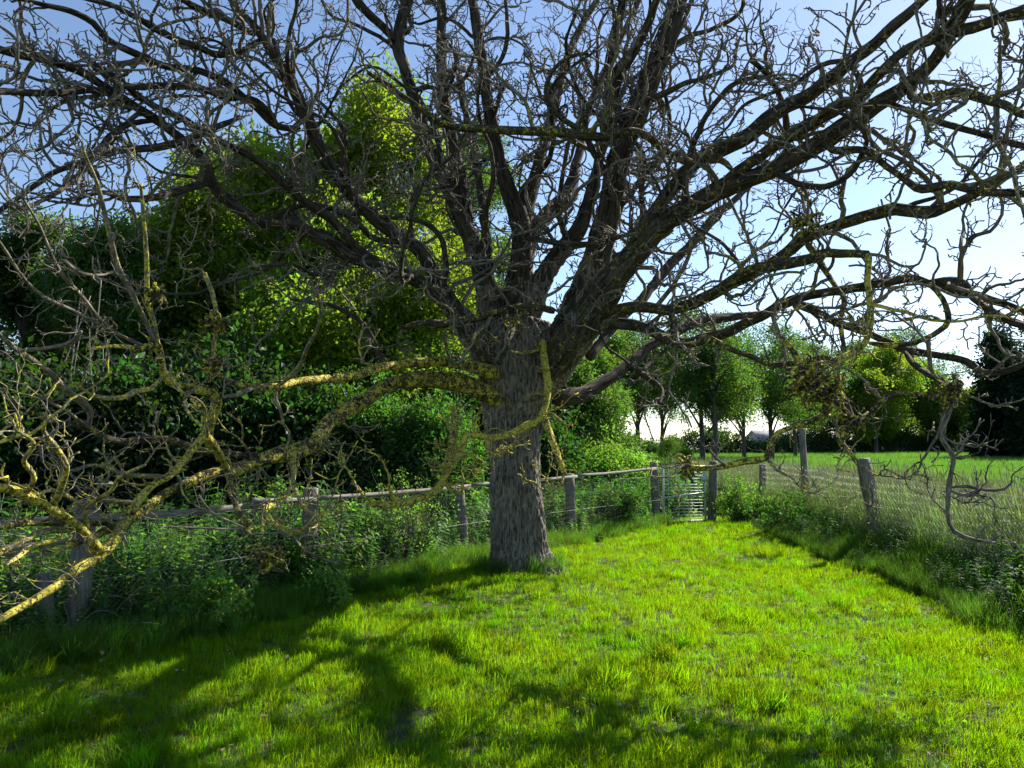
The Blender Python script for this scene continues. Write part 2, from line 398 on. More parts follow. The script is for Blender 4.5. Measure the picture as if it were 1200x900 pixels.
# ---------------------------------------------------------------- ground, lawn, field
def sheet(name, x0, x1, y0, y1, nx, ny, zf, mat, kind='structure'):
    xs = np.linspace(x0, x1, nx); ys = np.linspace(y0, y1, ny); X, Y = np.meshgrid(xs, ys)
    v = np.stack([X, Y, zf(X, Y)], -1).reshape(-1, 3); i = np.arange(nx * ny).reshape(ny, nx)
    q = np.stack([i[:-1, :-1], i[:-1, 1:], i[1:, 1:], i[1:, :-1]], -1).reshape(-1, 4)
    return link(name, mesh_np(name, v, q, mat, smooth=True), kind=kind)
M_GROUND = plain_material('meadow_ground', [(.3, (.05, .075, .02)), (.7, (.09, .12, .03))], .08)
sheet('ground', -1500, 1500, -1500, 1500, 3, 3, lambda X, Y: X * 0 - .10, M_GROUND)
def lawn_material():
    m, nt, N, L, out = mat_new('lawn_thatch')
    co = N('TexCoord').outputs['Object']
    n = N('TexNoise'); L(co, n.inputs['Vector']); n.inputs['Scale'].default_value = 1.6; n.inputs['Detail'].default_value = 5
    f = N('TexNoise'); L(co, f.inputs['Vector']); f.inputs['Scale'].default_value = 70; f.inputs['Detail'].default_value = 6; f.inputs['Roughness'].default_value = .75
    a = ramp(N, [(.3, (.02, .04, .005)), (.7, (.06, .11, .010))]); L(f.outputs[0], a.inputs[0])
    b = ramp(N, [(.3, (.05, .034, .014)), (.7, (.26, .185, .08))]); L(f.outputs[0], b.inputs[0])
    k = math_(N, L, 'MULTIPLY', math_(N, L, 'SUBTRACT', n.outputs[0], .58), 8., True)
    p = N('BsdfPrincipled'); L(mixc(N, L, k, a.outputs[0], b.outputs[0]), p.inputs['Base Color']); p.inputs['Roughness'].default_value = 1
    bp = N('Bump'); bp.inputs['Strength'].default_value = 1; bp.inputs['Distance'].default_value = .02; L(f.outputs[0], bp.inputs['Height']); L(bp.outputs[0], p.inputs['Normal'])
    L(p.outputs[0], out.inputs[0]); return m
sheet('lawn', -9, 5.2, -4, 19, 120, 200, lambda X, Y: gz(X, Y), lawn_material())
sheet('woodland_floor', -40, 4.0, 0, 60, 60, 60, lambda X, Y: X * 0 - .055, M_SOIL)
M_FIELDSOIL = plain_material('field_soil', [(.3, (.03, .05, .015)), (.7, (.06, .11, .02))], 1.5)
sheet('field', 5.1, 260, -5, 82, 80, 60, lambda X, Y: X * 0 - .03, M_FIELDSOIL)

# fence line on the left (also the edge of the weeds)
FL = [(-5.1, 4.2), (-3.52, 6.35), (-2.22, 8.5), (-.66, 10.85), (1.0, 13.0), (2.83, 15.2)]
def fence_x(y):                                 # x of the left fence at distance y
    ys = [p[1] for p in FL]; xs = [p[0] for p in FL]
    return np.interp(y, [0] + ys + [18, 40], [-8.2] + xs + [5.2, 22])
def lawn_edge_x(y):
    y = np.asarray(y, float)
    return fence_x(y) + np.interp(y, [0, 5, 7, 9, 11, 13, 15], [1.4, .95, .75, .62, .55, .45, .25]) + (n2(y, y * 0, 1.7, 5.) - .5) * .35
def verge_x(y):
    return np.interp(y, [0, 4, 5.8, 8, 10.3, 13, 16, 20], [3.0, 3.35, 3.75, 4.25, 4.35, 4.35, 4.45, 4.6]) + (n2(y, np.asarray(y, float) * 0, 1.3, 9.) - .5) * .3

def lawn_points(n, y0, y1, p=1.0):
    y = y0 + (y1 - y0) * R.random(n) ** p; hw = y * .72 + .5
    x = (R.random(n) * 2 - 1) * hw
    k = (x > lawn_edge_x(y) - .15) & (x < verge_x(y) + .3)
    return x[k], y[k]
def grass_set(name, key, x, y, scale, zs=None):
    n = len(x); rot = np.stack([R.normal(0, .13, n), R.normal(0, .13, n), R.random(n) * 6.28], -1)
    return scatter(name, key, np.stack([x, y, gz(x, y)], -1), rot, v3(scale, zs), kind='stuff')
xs = []; ys = []
for y0, y1, dens in ((2.9, 5, 520), (5, 7.5, 400), (7.5, 10.5, 260), (10.5, 17, 150)):
    n = int(dens * (y1 - y0) * 2 * ((y0 + y1) / 2 * .72 + .5)); a, b = lawn_points(n, y0, y1); xs.append(a); ys.append(b)
x = np.concatenate(xs); y = np.concatenate(ys)
thin = n2(x, y, 1.6, 2.) * .6 + n2(x, y, 4.5, 4.) * .4
bare = np.clip((thin - .69) * 9, 0, 1) * np.clip((6.8 - y) / 2.2, .25, 1) * np.where(x < 1, 1, .8)
keep = R.random(len(x)) > bare * .93
x, y, bare = x[keep], y[keep], bare[keep]
sc = (.55 + .55 * n2(x, y, 1.3, 7.)) * (.58 + .85 * n2(x, y, 5.2, 8.)) * (1 - .45 * bare) * R.uniform(.8, 1.2, len(x)) * (1 + np.clip(y - 8, 0, 6) * .05)
tag(grass_set('lawn_grass', 'grass_tuft', x, y, sc), 'short sunlit yellow green grass of the lawn', 'grass')
lx, ly = lawn_points(9000, 3., 15)
c = n2(lx, ly, 2.6, 12.) * .5 + n2(lx, ly, 6., 13.) * .5
k = (c > .56) & (R.random(len(lx)) < .9)
lx, ly, c = lx[k], ly[k], c[k]
tag(grass_set('lush_grass', 'grass_lush', lx, ly, .5 + (c - .56) * 3.2, None), 'darker lush grass clumps growing higher in the lawn', 'grass')
# litter on the bare spots of the lawn
lx, ly = lawn_points(5000, 2.9, 9); th = n2(lx, ly, 1.6, 2.) * .6 + n2(lx, ly, 4.5, 4.) * .4; k = th > .655
lx, ly = lx[k], ly[k]
proto_collection('dry_blade', [blades(26, .06, .055, .0035, 1.3, 3, M_DEAD), blades(20, .06, .035, .0045, 1.7, 3, M_DEAD)])
tag(grass_set('dry_thatch', 'dry_blade', lx, ly, R.uniform(.5, 1.0, len(lx)) * np.clip(1.3 - ly / 12, .3, 1)), 'dry brown thatch in worn patches of the lawn', 'dead grass')

# verge and tall grass along the right fence
n = 5200; y = 3 + 15 * R.random(n); x = verge_x(y) + R.random(n) ** 1.2 * 1.0
s = (.45 + .45 * np.clip((x - verge_x(y)) / .7, 0, 1)) * (.7 + .6 * n2(x, y, 1.5, 3.)) * R.uniform(.8, 1.2, n)
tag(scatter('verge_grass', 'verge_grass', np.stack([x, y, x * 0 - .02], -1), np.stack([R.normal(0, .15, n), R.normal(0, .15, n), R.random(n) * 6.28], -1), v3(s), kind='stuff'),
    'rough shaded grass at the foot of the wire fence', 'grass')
n = 2300; y = 3 + 13.5 * R.random(n); x = verge_x(y) + .12 + R.random(n) * .85
s = (.45 + .55 * np.clip((x - verge_x(y)) / .6, 0, 1)) * (.5 + .9 * n2(x, y, 1.3, 41.)) * R.uniform(.7, 1.2, n)
tag(scatter('verge_weeds', 'verge_weed', np.stack([x, y, x * 0], -1), np.stack([R.normal(0, .2, n), R.normal(0, .2, n), R.random(n) * 6.28], -1), v3(s), kind='stuff'),
    'dark weeds and brambles at the foot of the wire fence', 'undergrowth')
n = 4600; y = 3.5 + 22 * R.random(n) ** 1.15; x = 5.12 + R.random(n) * 2.3
s = np.where(x < 5.35, .8, 1.0) * (.8 + .35 * n2(x, y, .8, 21.)) * R.uniform(.85, 1.15, n)
tag(scatter('tall_grass', 'tall_grass', np.stack([x, y, x * 0 - .03], -1), np.stack([R.normal(0, .1, n), R.normal(0, .1, n), R.normal(0, .5, n)], -1), v3(s), kind='stuff'),
    'tall pale seeding grass behind the wire fence', 'grass')
# crop
n = 26000; y = 3 + 33 * R.random(n) ** .85; x = 7.1 + R.random(n) * (y * .78 + 3 - 6)
k = x < y * .74 + 2; x, y = x[k], y[k]; n = len(x)
tag(scatter('field_crop', 'wheat', np.stack([x, y, x * 0 - .03], -1), np.stack([R.normal(0, .1, n), R.normal(0, .1, n), R.random(n) * 6.28], -1), v3(R.uniform(.85, 1.15, n)), kind='stuff'),
    'green cereal crop standing in the near field', 'crop')
n = 16000; y = 30 + 52 * R.random(n); x = 6 + R.random(n) * (y * .74)
tag(scatter('distant_crop', 'wheat_far', np.stack([x, y, x * 0 - .03], -1), np.stack([R.normal(0, .05, n), R.normal(0, .05, n), R.random(n) * 6.28], -1), v3(R.uniform(.9, 1.1, n)), kind='stuff'),
    'green cereal crop reaching to the trees across the field', 'crop')

# clover, plantain and litter in the lawn
proto_collection('lawn_weed', [leaf_cluster(16, .07, .035, flat=.25, mat=M_LEAF_WEED), leaf_cluster(22, .10, .03, flat=.25, mat=M_LEAF_HEDGE), leaf_cluster(12, .06, .05, aspect=3, flat=.3, mat=M_LEAF_WEED)])
proto_collection('litter', [leaf_cluster(5, .09, .04, flat=.3, mat=M_DEAD), leaf_cluster(3, .05, .05, flat=.3, mat=M_DEAD)])
lx, ly = lawn_points(2600, 2.9, 14); c = n2(lx, ly, 1.2, 51.) + (lx > 1.8) * .12; k = c > .56; lx, ly = lx[k], ly[k]; n = len(lx)
tag(scatter('lawn_weeds', 'lawn_weed', np.stack([lx, ly, gz(lx, ly) + .02], -1), np.stack([R.normal(0, .2, n), R.normal(0, .2, n), R.random(n) * 6.28], -1), v3(R.uniform(.6, 1.2, n), .5), kind='stuff'),
    'clover and small broad leaved weeds in the lawn', 'lawn weeds')
lx, ly = lawn_points(320, 2.9, 12); n = len(lx)
tag(scatter('leaf_litter', 'litter', np.stack([lx, ly, gz(lx, ly) + .045], -1), np.stack([R.normal(0, .3, n), R.normal(0, .3, n), R.random(n) * 6.28], -1), v3(R.uniform(.5, 1.1, n), .4), kind='stuff'),
    'scattered dry leaves and bits lying in the grass', 'leaf litter')

# undergrowth left of the lawn and behind the fence
n = 15000; y = 3 + 17 * R.random(n); e = lawn_edge_x(y); x = e - R.random(n) ** 1.1 * 6.5 + .1
d = e - x
k = ~((y > 13.6) & (d < .5)) & (x > -y * .75 - 1) & ~((d < .15) & (R.random(n) < .5)); x, y, d = x[k], y[k], d[k]; n = len(x)
s = (.5 + 1.0 * np.clip(d / .9, 0, 1)) * (.5 + 1.0 * n2(x, y, .9, 31.)) * R.uniform(.7, 1.25, n) * np.where((y < 8) & (d < .95), .62, 1)
tag(scatter('undergrowth', 'weed', np.stack([x, y, d * 0 + .10 * (R.random(n)) * np.clip(d, 0, 1)], -1), np.stack([R.normal(0, .2, n), R.normal(0, .2, n), R.random(n) * 6.28], -1), v3(s), kind='stuff'),
    'nettles, brambles and weeds along the left fence', 'undergrowth')
n = 1900; y = 4 + 11 * R.random(n); x = lawn_edge_x(y) - R.normal(.05, .16, n)
tag(scatter('edge_grass', 'verge_grass', np.stack([x, y, gz(x, y)], -1), np.stack([R.normal(0, .2, n), R.normal(0, .2, n), R.random(n) * 6.28], -1), v3(R.uniform(.35, .75, n)), kind='stuff'),
    'unmown grass fringe between lawn and weeds on the left', 'grass')
n = 130; a = R.random(n) * 6.28; rr = .40 + R.random(n) ** 2 * .2; x = .08 + np.cos(a) * rr; y = 9.6 + np.sin(a) * rr
tag(scatter('trunk_grass', 'verge_grass', np.stack([x, y, gz(x, y)], -1), np.stack([R.normal(0, .15, n), R.normal(0, .15, n), R.random(n) * 6.28], -1), v3(R.uniform(.25, .8, n)), kind='stuff'),
    'long grass standing round the foot of the big trunk', 'grass')

# ---------------------------------------------------------------- growth of bare branches
def catmull(p, step):
    p = np.asarray(p, float); n = len(p); out = []
    for i in range(n - 1):
        p0 = p[max(i - 1, 0)]; p1 = p[i]; p2 = p[i + 1]; p3 = p[min(i + 2, n - 1)]
        m = max(2, int(np.linalg.norm((p2 - p1)[:3]) / step))
        t = np.linspace(0, 1, m, endpoint=False)[:, None]
        out.append(.5 * ((2 * p1) + (-p0 + p2) * t + (2 * p0 - 5 * p1 + 4 * p2 - p3) * t ** 2 + (-p0 + 3 * p1 - 3 * p2 + p3) * t ** 3))
    out.append(p[-1:]); return np.concatenate(out)
def grow(start, d, length, r0, steps, up, wander, rend=.45, persist=.45):
    N = len(start); pts = np.empty((N, steps + 1, 3)); pts[:, 0] = start; d = nrm(d)
    c = R.normal(size=(N, 3)); sl = (length / steps)[:, None]
    for s in range(steps):
        c = persist * c + (1 - persist) * R.normal(size=(N, 3)) * 1.5
        d = nrm(d + c * wander + np.array([0, 0, up]))
        pts[:, s + 1] = pts[:, s] + d * sl * R.uniform(.75, 1.25, (N, 1))
    t = np.linspace(0, 1, steps + 1)[None]
    rad = r0[:, None] * (1 - (1 - rend) * t ** .8)
    return pts, rad
def side_dirs(par, lo=35, hi=80, flat=.0):
    N = len(par); q = R.normal(size=(N, 3)); q[:, 2] += flat
    q = nrm(q - par * np.sum(q * par, -1, keepdims=True))
    a = np.radians(R.uniform(lo, hi, N))[:, None]
    return par * np.cos(a) + q * np.sin(a)
def spawn(pts, rad, per, tmin=.12, tmax=1.0):
    """per: number of children per parent (array); returns parent ids, start, direction, radius, t"""
    N, n, _ = pts.shape
    ids = np.repeat(np.arange(N), per); m = len(ids)
    t = tmin + (tmax - tmin) * R.random(m); f = t * (n - 1); i = np.minimum(f.astype(int), n - 2); u = (f - i)[:, None]
    p = pts[ids, i] * (1 - u) + pts[ids, i + 1] * u
    return ids, p, nrm(pts[ids, i + 1] - pts[ids, i]), rad[ids, i], t

NG_DONE = False
LIMBS = []         # each: (points (n,3), radii (n), lichen)
_pix = []          # traced pixels with their distance, to hang a branch on its parent
def trace(Y0, Y1, lich, txt, parts=0, curve=1.0):
    a = np.array([float(q) for q in txt.split()]).reshape(-1, 3)
    if Y0 is None:
        d = [(abs(q[0] - a[0, 0]) + abs(q[1] - a[0, 1]), q[2]) for q in _pix]; Y0 = min(d)[1]
    L = np.concatenate([[0], np.cumsum(np.hypot(*np.diff(a[:, :2], axis=0).T))]); t = (L / L[-1]) ** curve
    Yd = Y0 + (Y1 - Y0) * t
    g_ = np.abs(np.gradient(a[:, :2], axis=0)); sl_ = g_.max(1) / np.maximum(np.hypot(g_[:, 0], g_[:, 1]), 1e-6)   # measured widths were taken along an axis
    a[:, 2] *= np.where(a[:, 2] > 9, sl_, 1)
    for (x_, y_, w_), Y_ in zip(a, Yd): _pix.append((x_, y_, Y_))
    for i in range(len(a) - 1): _pix.append(((a[i, 0] + a[i + 1, 0]) / 2, (a[i, 1] + a[i + 1, 1]) / 2, (Yd[i] + Yd[i + 1]) / 2))
    p = np.array([list(P(x_, y_, Y_)) + [w_ * .93 / 2 * Y_ / FPX] for (x_, y_, w_), Y_ in zip(a, Yd)])
    q = catmull(p, .055)
    amp = np.minimum(.012, q[:, 3] * .35)[:, None]
    q[:, :3] += (np.stack([vnoise(q[:, :3] * 6 + k_ * 17) for k_ in range(3)], -1) - .5) * 2 * amp
    q[:4, 3] *= np.array([.45, .75, .9, .97])[:len(q[:4])] if NG_DONE and lich < 1 else 1
    LIMBS.append((q[:, :3], np.maximum(q[:, 3], .004), lich))
    return q
# the eight great limbs first (their lower ends are merged with the trunk)
trace(9.55, 5.8, .35, '612 480 44 640 440 52 672 395 53 705 345 49 742 300 43 775 264 34 825 232 28 862 214 27 910 197 25 973 160 27 1033 120 27 1090 77 25 1117 33 24 1133 0 22 1150 -45 18')
trace(9.5, 8.2, .1, '640 430 42 672 370 42 696 310 37 716 240 33 722 200 34 737 150 33 760 100 31 780 50 27 793 0 26 800 -50 20')
trace(9.6, 9.6, .05, '600 440 50 604 390 44 608 335 34 612 285 29 602 240 24 588 200 20 577 150 18 567 83 15 553 0 13 548 -50 9')
trace(9.6, 9.2, .1, '592 460 46 584 410 40 574 360 32 566 320 27 545 268 24 523 217 19 500 167 18 482 105 16 467 52 15 477 0 14 480 -40 11')
trace(9.5, 7.4, .15, '590 465 36 570 412 32 545 375 28 520 343 25 495 298 22 450 265 23 417 235 24 395 205 22 380 182 20 360 140 18 340 97 18 320 63 16 300 33 13 277 8 11 255 -25 8')
trace(9.45, 6.0, .3, '588 475 34 565 420 28 535 374 23 502 338 20 450 312 19 412 300 18 390 287 18 362 272 18 340 260 18 312 260 17 287 250 17 262 232 17 247 212 17 241 190 16 217 167 15 187 143 15 150 120 14 117 97 12 77 77 12 33 67 10 0 58 9 -60 40 7')
trace(9.65, 8.9, .1, '612 400 34 632 335 28 652 303 26 678 268 22 693 225 18 703 185 15 712 143 14 715 67 13 730 0 12 736 -40 9')
trace(9.4, 6.0, .45, '640 450 30 680 400 26 717 368 20 750 360 16 787 362 14 825 350 15 850 337 16 887 317 17 920 297 18 945 277 18 975 267 15 1025 250 15 1050 245 15 1087 250 17 1112 242 13 1137 230 12 1162 217 12 1200 195 12 1250 170 10')
NGREAT = len(LIMBS); NG_DONE = True
T_ = trace
T_(9.35, 4.7, .75, '590 470 30 550 452 26 510 445 22 480 447 20 450 453 20 425 470 22 398 486 23 381 503 23 369 520 22 350 528 20 325 534 20 304 540 18 279 549 17 252 554 15 200 576 13 160 604 13 132 618 12 80 640 8', curve=1.1)
T_(None, 6.3, .35, '735 300 16 775 236 23 820 187 22 867 167 22 910 133 22 947 113 22 987 80 21 1027 50 20 1083 0 17 1110 -30 14')
T_(None, 5.6, .4, '820 240 14 860 205 16 913 167 18 955 143 18 1000 117 18 1053 67 16 1100 42 18 1150 28 16 1200 10 15 1240 -5 12')
T_(None, 5.3, .5, '1072 92 14 1073 113 12 1127 110 14 1160 120 13 1200 133 12 1250 150 9')
T_(None, 5.6, .3, '1040 118 8 1060 128 8 1100 143 9 1150 157 8 1200 172 8 1240 180 6')
T_(None, 5.3, .5, '965 165 11 975 175 11 1012 177 10 1040 195 11 1060 210 11 1080 222 12 1112 217 11 1150 225 11 1200 227 10 1240 235 8')
T_(None, 7.6, .1, '735 155 13 720 103 14 753 40 14 770 0 12 785 -40 9')
T_(None, 10.6, .1, '613 262 20 622 225 18 634 178 15 645 143 14 660 83 12 680 33 9 700 0 8')
T_(9.9, 12.6, .0, '612 330 24 622 278 22 650 242 24 667 227 24 675 195 13 682 165 11 690 130 10 715 70 9 750 0 7')
T_(9.9, 13.0, .0, '690 420 18 720 380 17 757 345 17 785 310 16 810 287 15 830 262 14 870 225 11 900 190 9')
T_(None, 9.9, .0, '550 262 18 537 200 18 523 133 15 517 67 13 517 0 12 515 -40 9')
T_(None, 10.8, .0, '575 330 12 567 250 11 560 207 10 543 117 8 533 60 6')
T_(None, 8.5, .1, '467 52 15 450 33 15 433 17 15 417 0 14 400 -30 11')
T_(None, 6.2, .15, '305 48 9 283 60 9 253 63 9 227 53 8 200 43 8 180 33 8 153 17 7 127 5 7 90 -5 6')
T_(None, 6.8, .15, '300 42 10 267 23 10 233 10 9 200 -8 7')
T_(None, 6.6, .15, '440 306 16 415 288 16 395 262 16 375 247 15 350 232 14 335 217 14 317 202 12 300 187 11 283 178 10 240 157 9 213 140 9 173 120 8 140 93 7 110 75 6')
T_(None, 6.0, .15, '352 150 10 323 147 10 293 120 10 267 100 9 233 83 9 193 77 9 160 63 9 127 47 8 110 27 8 83 13 7 50 5 6 10 -5 5')
T_(None, 6.4, .15, '325 145 8 300 118 8 267 113 8 233 103 9 187 100 9 147 100 8 110 80 6')
T_(None, 5.4, .15, '150 122 9 117 107 9 60 109 9 0 107 9 -50 105 7')
T_(None, 5.4, .15, '280 138 8 267 143 8 227 160 8 190 172 9 140 177 9 100 190 8 60 203 8 27 227 7 0 247 7 -30 270 5')
T_(None, 5.2, .1, '180 142 7 167 143 7 140 150 8 117 173 8 83 213 7 50 235 6 20 245 5')
T_(None, 5.6, .1, '247 212 12 215 222 10 180 232 9 145 232 8 120 225 6 80 235 5')
# low branches reaching towards the camera on the left
T_(None, 3.6, 1.0, '252 467 9 244 500 11 231 520 12 222 530 12 200 556 12 176 572 12 148 606 17 136 632 17 116 652 15 72 680 13 64 688 13 40 702 11 0 727 10 -40 750 6')
T_(None, 3.1, 1.0, '120 646 12 96 620 13 68 600 13 36 584 13 0 572 12 -40 560 9')
T_(None, 3.5, .6, '140 612 9 110 612 9 80 614 9 40 612 8 0 618 7 -40 625 5')
T_(None, 3.6, .7, '92 622 7 60 622 8 40 628 8 0 648 8 -30 665 5')
T_(None, 4.9, .9, '256 540 12 256 530 12 244 513 12 252 480 12 253 470 12 248 461 12 231 457 12 212 453 12 200 449 11 190 436 9 187 411 8 183 403 8 165 407 7 135 405 5 108 408 4')
T_(None, 5.0, .9, '300 540 12 285 550 11 269 551 10 256 530 10 244 512 8')
T_(None, 4.3, .45, '305 536 9 270 532 9 242 530 10 198 517 11 173 515 10 146 517 10 123 513 9 104 503 9 87 499 7 52 490 6 25 478 6 0 459 6 -40 440 4')
T_(None, 4.2, .4, '104 503 8 105 480 8 87 465 8 69 447 7 58 436 7 27 415 7 12 403 7 0 392 6 -30 372 5')
T_(None, 4.0, .2, '20 412 5 62 407 5 83 401 5 95 388 4')
T_(None, 3.8, .5, '110 506 4 78 482 4 55 470 4 30 452 3')
T_(None, 5.0, .8, '190 440 6 178 455 6 160 458 7 148 465 7 128 467 6 105 462 4 92 450 3')
T_(9.2, 5.6, .85, '585 440 20 545 428 15 500 424 12 450 430 11 419 440 11 387 444 11 346 449 11 325 453 10 296 453 8 271 447 7 252 436 6 246 420 4')
T_(None, 5.4, .4, '300 452 5 280 462 5 262 465 4')
T_(None, 4.7, .7, '270 548 9 268 560 9 272 580 8 280 600 7 294 616 7 290 622 5')
T_(None, 4.4, .2, '294 618 5 270 620 3 235 619 3 200 618 3')
T_(None, 4.4, .2, '290 620 3 262 608 3 245 598 3 233 580 2')
T_(None, 5.0, .8, '345 528 6 342 548 5 348 580 5 360 598 5 370 606 4')
T_(None, 4.9, 1.0, '345 528 4 344 560 5 332 584 6 312 596 6 308 615 5 304 640 4')
T_(None, 4.9, 1.0, '310 600 4 322 614 6 340 624 7 356 620 6 368 608 5')
T_(None, 4.9, .3, '340 622 4 352 640 3 372 652 3 396 660 3')
T_(None, 3.3, .8, '60 598 8 72 570 8 78 545 7 62 520 6 50 505 5 58 488 4')
T_(None, 3.2, .9, '80 612 6 66 632 6 40 640 6 18 655 5 0 664 4')
T_(None, 3.6, .7, '112 650 6 100 600 6 130 575 5 140 560 5 170 545 4')
T_(None, 3.0, .8, '30 583 8 40 560 7 28 540 6 40 520 5 20 505 4')
T_(None, 4.0, .7, '160 590 7 120 585 7 95 590 6 60 575 5 30 590 4')
T_(None, 4.3, .6, '200 560 6 150 556 6 110 545 5 80 552 5 50 540 4')
# branch drooping in front of the trunk
T_(9.1, 7.7, 1.1, '637 400 9 640 438 9 642 464 8 631 491 10 615 500 12 600 507 10 578 513 8 547 511 8 538 531 9 524 549 10 518 567 9 502 580 9 476 589 9 449 593 9 433 589 6')
T_(None, 7.7, 1.1, '470 590 7 460 584 6 456 569 4')
T_(None, 8.3, 1.0, '637 488 8 640 495 8 649 522 8 662 556 7')
T_(None, 8.0, 1.0, '531 478 6 531 500 7 528 525 9 522 548 9')
T_(None, 8.2, 1.1, '573 512 5 571 520 6 571 531 5')
T_(None, 7.7, 1.0, '520 566 6 530 574 6 542 578 5')
T_(8.9, 8.2, .5, '650 366 8 631 361 10 596 362 11 558 372 11 520 380 10 500 378 8 470 385 5')
T_(None, 8.2, .2, '602 362 12 598 385 12 592 405 10 586 425 8')
# branch crossing in the middle of the crown
T_(8.6, 7.4, .5, '860 200 8 845 188 10 815 190 11 785 180 12 762 162 12 740 155 12 705 160 12 660 156 12 610 153 11 560 152 10 520 145 9 490 125 7 455 100 6 430 85 5')
T_(None, 7.7, .4, '700 158 7 670 146 7 650 130 7 640 100 6 660 70 5 690 62 4')
# right: lower arms
T_(9.6, 12.0, .0, '648 468 24 682 462 21 708 447 19 737 427 17 767 403 15 810 380 13 850 372 11 900 368 8')
T_(9.2, 6.6, .3, '672 420 18 686 398 16 700 385 16 720 379 16 760 386 15 796 402 14 825 397 14 854 389 13 887 373 13 933 350 13 970 342 12 1007 337 12 1062 327 12 1087 332 11 1125 342 11 1162 352 10 1200 365 9 1240 380 7')
T_(None, 6.6, .5, '790 362 14 833 345 14 867 323 14 900 312 15 933 307 14 967 297 12 1017 299 11')
T_(None, 5.6, .3, '1087 330 10 1125 331 12 1142 350 11 1175 372 10 1200 382 9 1240 400 6')
T_(None, 6.1, 1.0, '1017 300 10 1017 325 9 1018 350 9 1020 377 10 1013 403 10 990 417 9 980 423 9 982 447 9 984 458 8')
T_(None, 6.0, .6, '1018 402 8 1045 405 7 1075 400 7 1100 388 8 1112 375 8 1105 350 7 1090 335 6')
T_(None, 5.6, .4, '925 352 9 955 365 9 981 378 9 1010 387 9 1039 400 10 1061 411 10 1106 417 9 1132 424 9 1154 437 9 1183 434 9 1200 427 8 1240 415 6')
T_(None, 5.6, .4, '1061 411 8 1063 418 8 1083 436 8 1101 447 9 1119 458 10')
T_(None, 5.5, .5, '1110 455 6 1095 440 5 1090 425 6 1087 400 6')
T_(None, 5.5, .15, '1118 460 7 1114 476 6 1106 498 6 1103 513 6 1117 535 7 1116 551 6 1112 572 7 1110 600 5 1117 623 5 1143 633 5 1167 636 3')
T_(None, 5.5, .0, '1112 572 5 1133 570 5 1155 574 4 1177 573 4 1187 563 3')
T_(None, 5.5, .0, '1112 574 4 1128 581 5 1142 578 5 1150 572 3')
T_(None, 5.5, .0, '1142 633 4 1148 647 3')
T_(None, 5.5, .0, '1142 633 4 1150 624 3 1154 617 2')
T_(None, 5.5, .0, '1117 536 4 1126 538 3 1134 534 2')
T_(None, 5.9, .6, '984 456 9 990 475 14 996 493 18 1012 493 10 1032 471 8 1050 461 7 1083 462 7 1105 460 7')
T_(None, 6.0, .7, '996 493 16 985 515 10 994 528 7 1002 537 5')
T_(None, 5.9, .5, '1034 470 6 1022 455 7 1015 449 6')
T_(None, 6.1, .8, '984 456 8 975 475 7 963 487 7 933 500 7 913 507 7 903 520 8 897 537 8 873 541 8 843 547 7 820 549 6 806 545 4')
T_(None, 6.0, .8, '897 537 5 910 550 5 923 557 4')
T_(None, 6.1, .4, '850 545 5 838 536 5 830 525 3')
T_(None, 6.3, .6, '985 425 7 965 418 7 935 425 8 905 428 8 880 418 7 850 405 7 830 395 6')
T_(None, 6.1, .8, '960 452 8 945 440 8 930 415 8 915 395 7')
T_(None, 9.5, .1, '737 427 6 745 434 7 761 444 7 775 456 6 772 474 5')
T_(None, 6.4, .6, '945 285 9 957 300 8 975 330 8 990 350 7 985 380 6 990 410 5')
T_(8.6, 7.2, .2, '918 200 9 922 180 9 921 160 9 919 130 8 905 95 7 880 70 6')
# uprights on the far left
T_(None, 4.9, .8, '187 411 8 180 375 7 172 345 7 172 300 6 168 250 5 165 215 4')
T_(None, 4.5, .5, '183 403 7 165 365 7 150 335 7 138 314 7 125 262 6 115 217 5 100 182 4 96 165 3')
T_(None, 3.9, .3, '175 408 6 140 392 5 117 375 5 95 347 5 75 325 5 60 300 5 45 262 4 25 230 3')
T_(None, 3.9, .2, '140 393 5 87 365 5 50 347 5 25 322 4 0 285 4 -20 260 3')
T_(None, 4.4, .2, '137 316 4 122 322 4 95 320 4 75 305 3')
T_(None, 5.5, .7, '252 440 6 250 410 6 255 380 6 250 350 6 240 320 5')
T_(None, 5.4, .6, '330 450 6 350 430 5 362 405 5 375 375 4 372 340 4')
T_(None, 7.6, .2, '450 432 7 440 405 7 425 380 6 400 362 6 370 355 5 340 350 4')
T_(None, 7.8, .2, '505 322 7 490 300 7 470 285 8 440 280 8 410 255 7 370 240 6 340 245 5 300 258 5')
T_(None, 7.4, .3, '412 300 8 390 320 7 370 322 6 340 310 5 310 312 4')

# extra limbs of the crown, grown: overhead, behind and to the sides
ex_s, ex_d, ex_l, ex_r = [], [], [], []
for i in range(NGREAT):
    p, r, l_ = LIMBS[i]
    for t in (np.linspace(.30, .92, 7) if i in (1, 2, 3, 4, 5, 6) else np.linspace(.35, .92, 5)):
        j = int(t * (len(p) - 2)); ex_s.append(p[j]); ex_d.append(nrm(p[j + 1] - p[j])); ex_r.append(r[j]); ex_l.append((1 - t) * 1.6 + 1.7)
ex_s = np.array(ex_s); ex_d = np.array(ex_d); ex_r = np.array(ex_r); ex_l = np.array(ex_l)
dd = side_dirs(ex_d, 35, 65); dd[:, 2] += .12
ep, er = grow(ex_s, dd, ex_l, np.clip(ex_r * .42, .018, .045), 30, .015, .17, rend=.3, persist=.6)
for a, b in zip(ep, er):
    if np.min(np.linalg.norm(a - np.array([0, 0, 1.6]), axis=1)) < 2.6: continue
    if np.any(a[:, 2] < 1.2): continue
    LIMBS.append((a, b, .25))

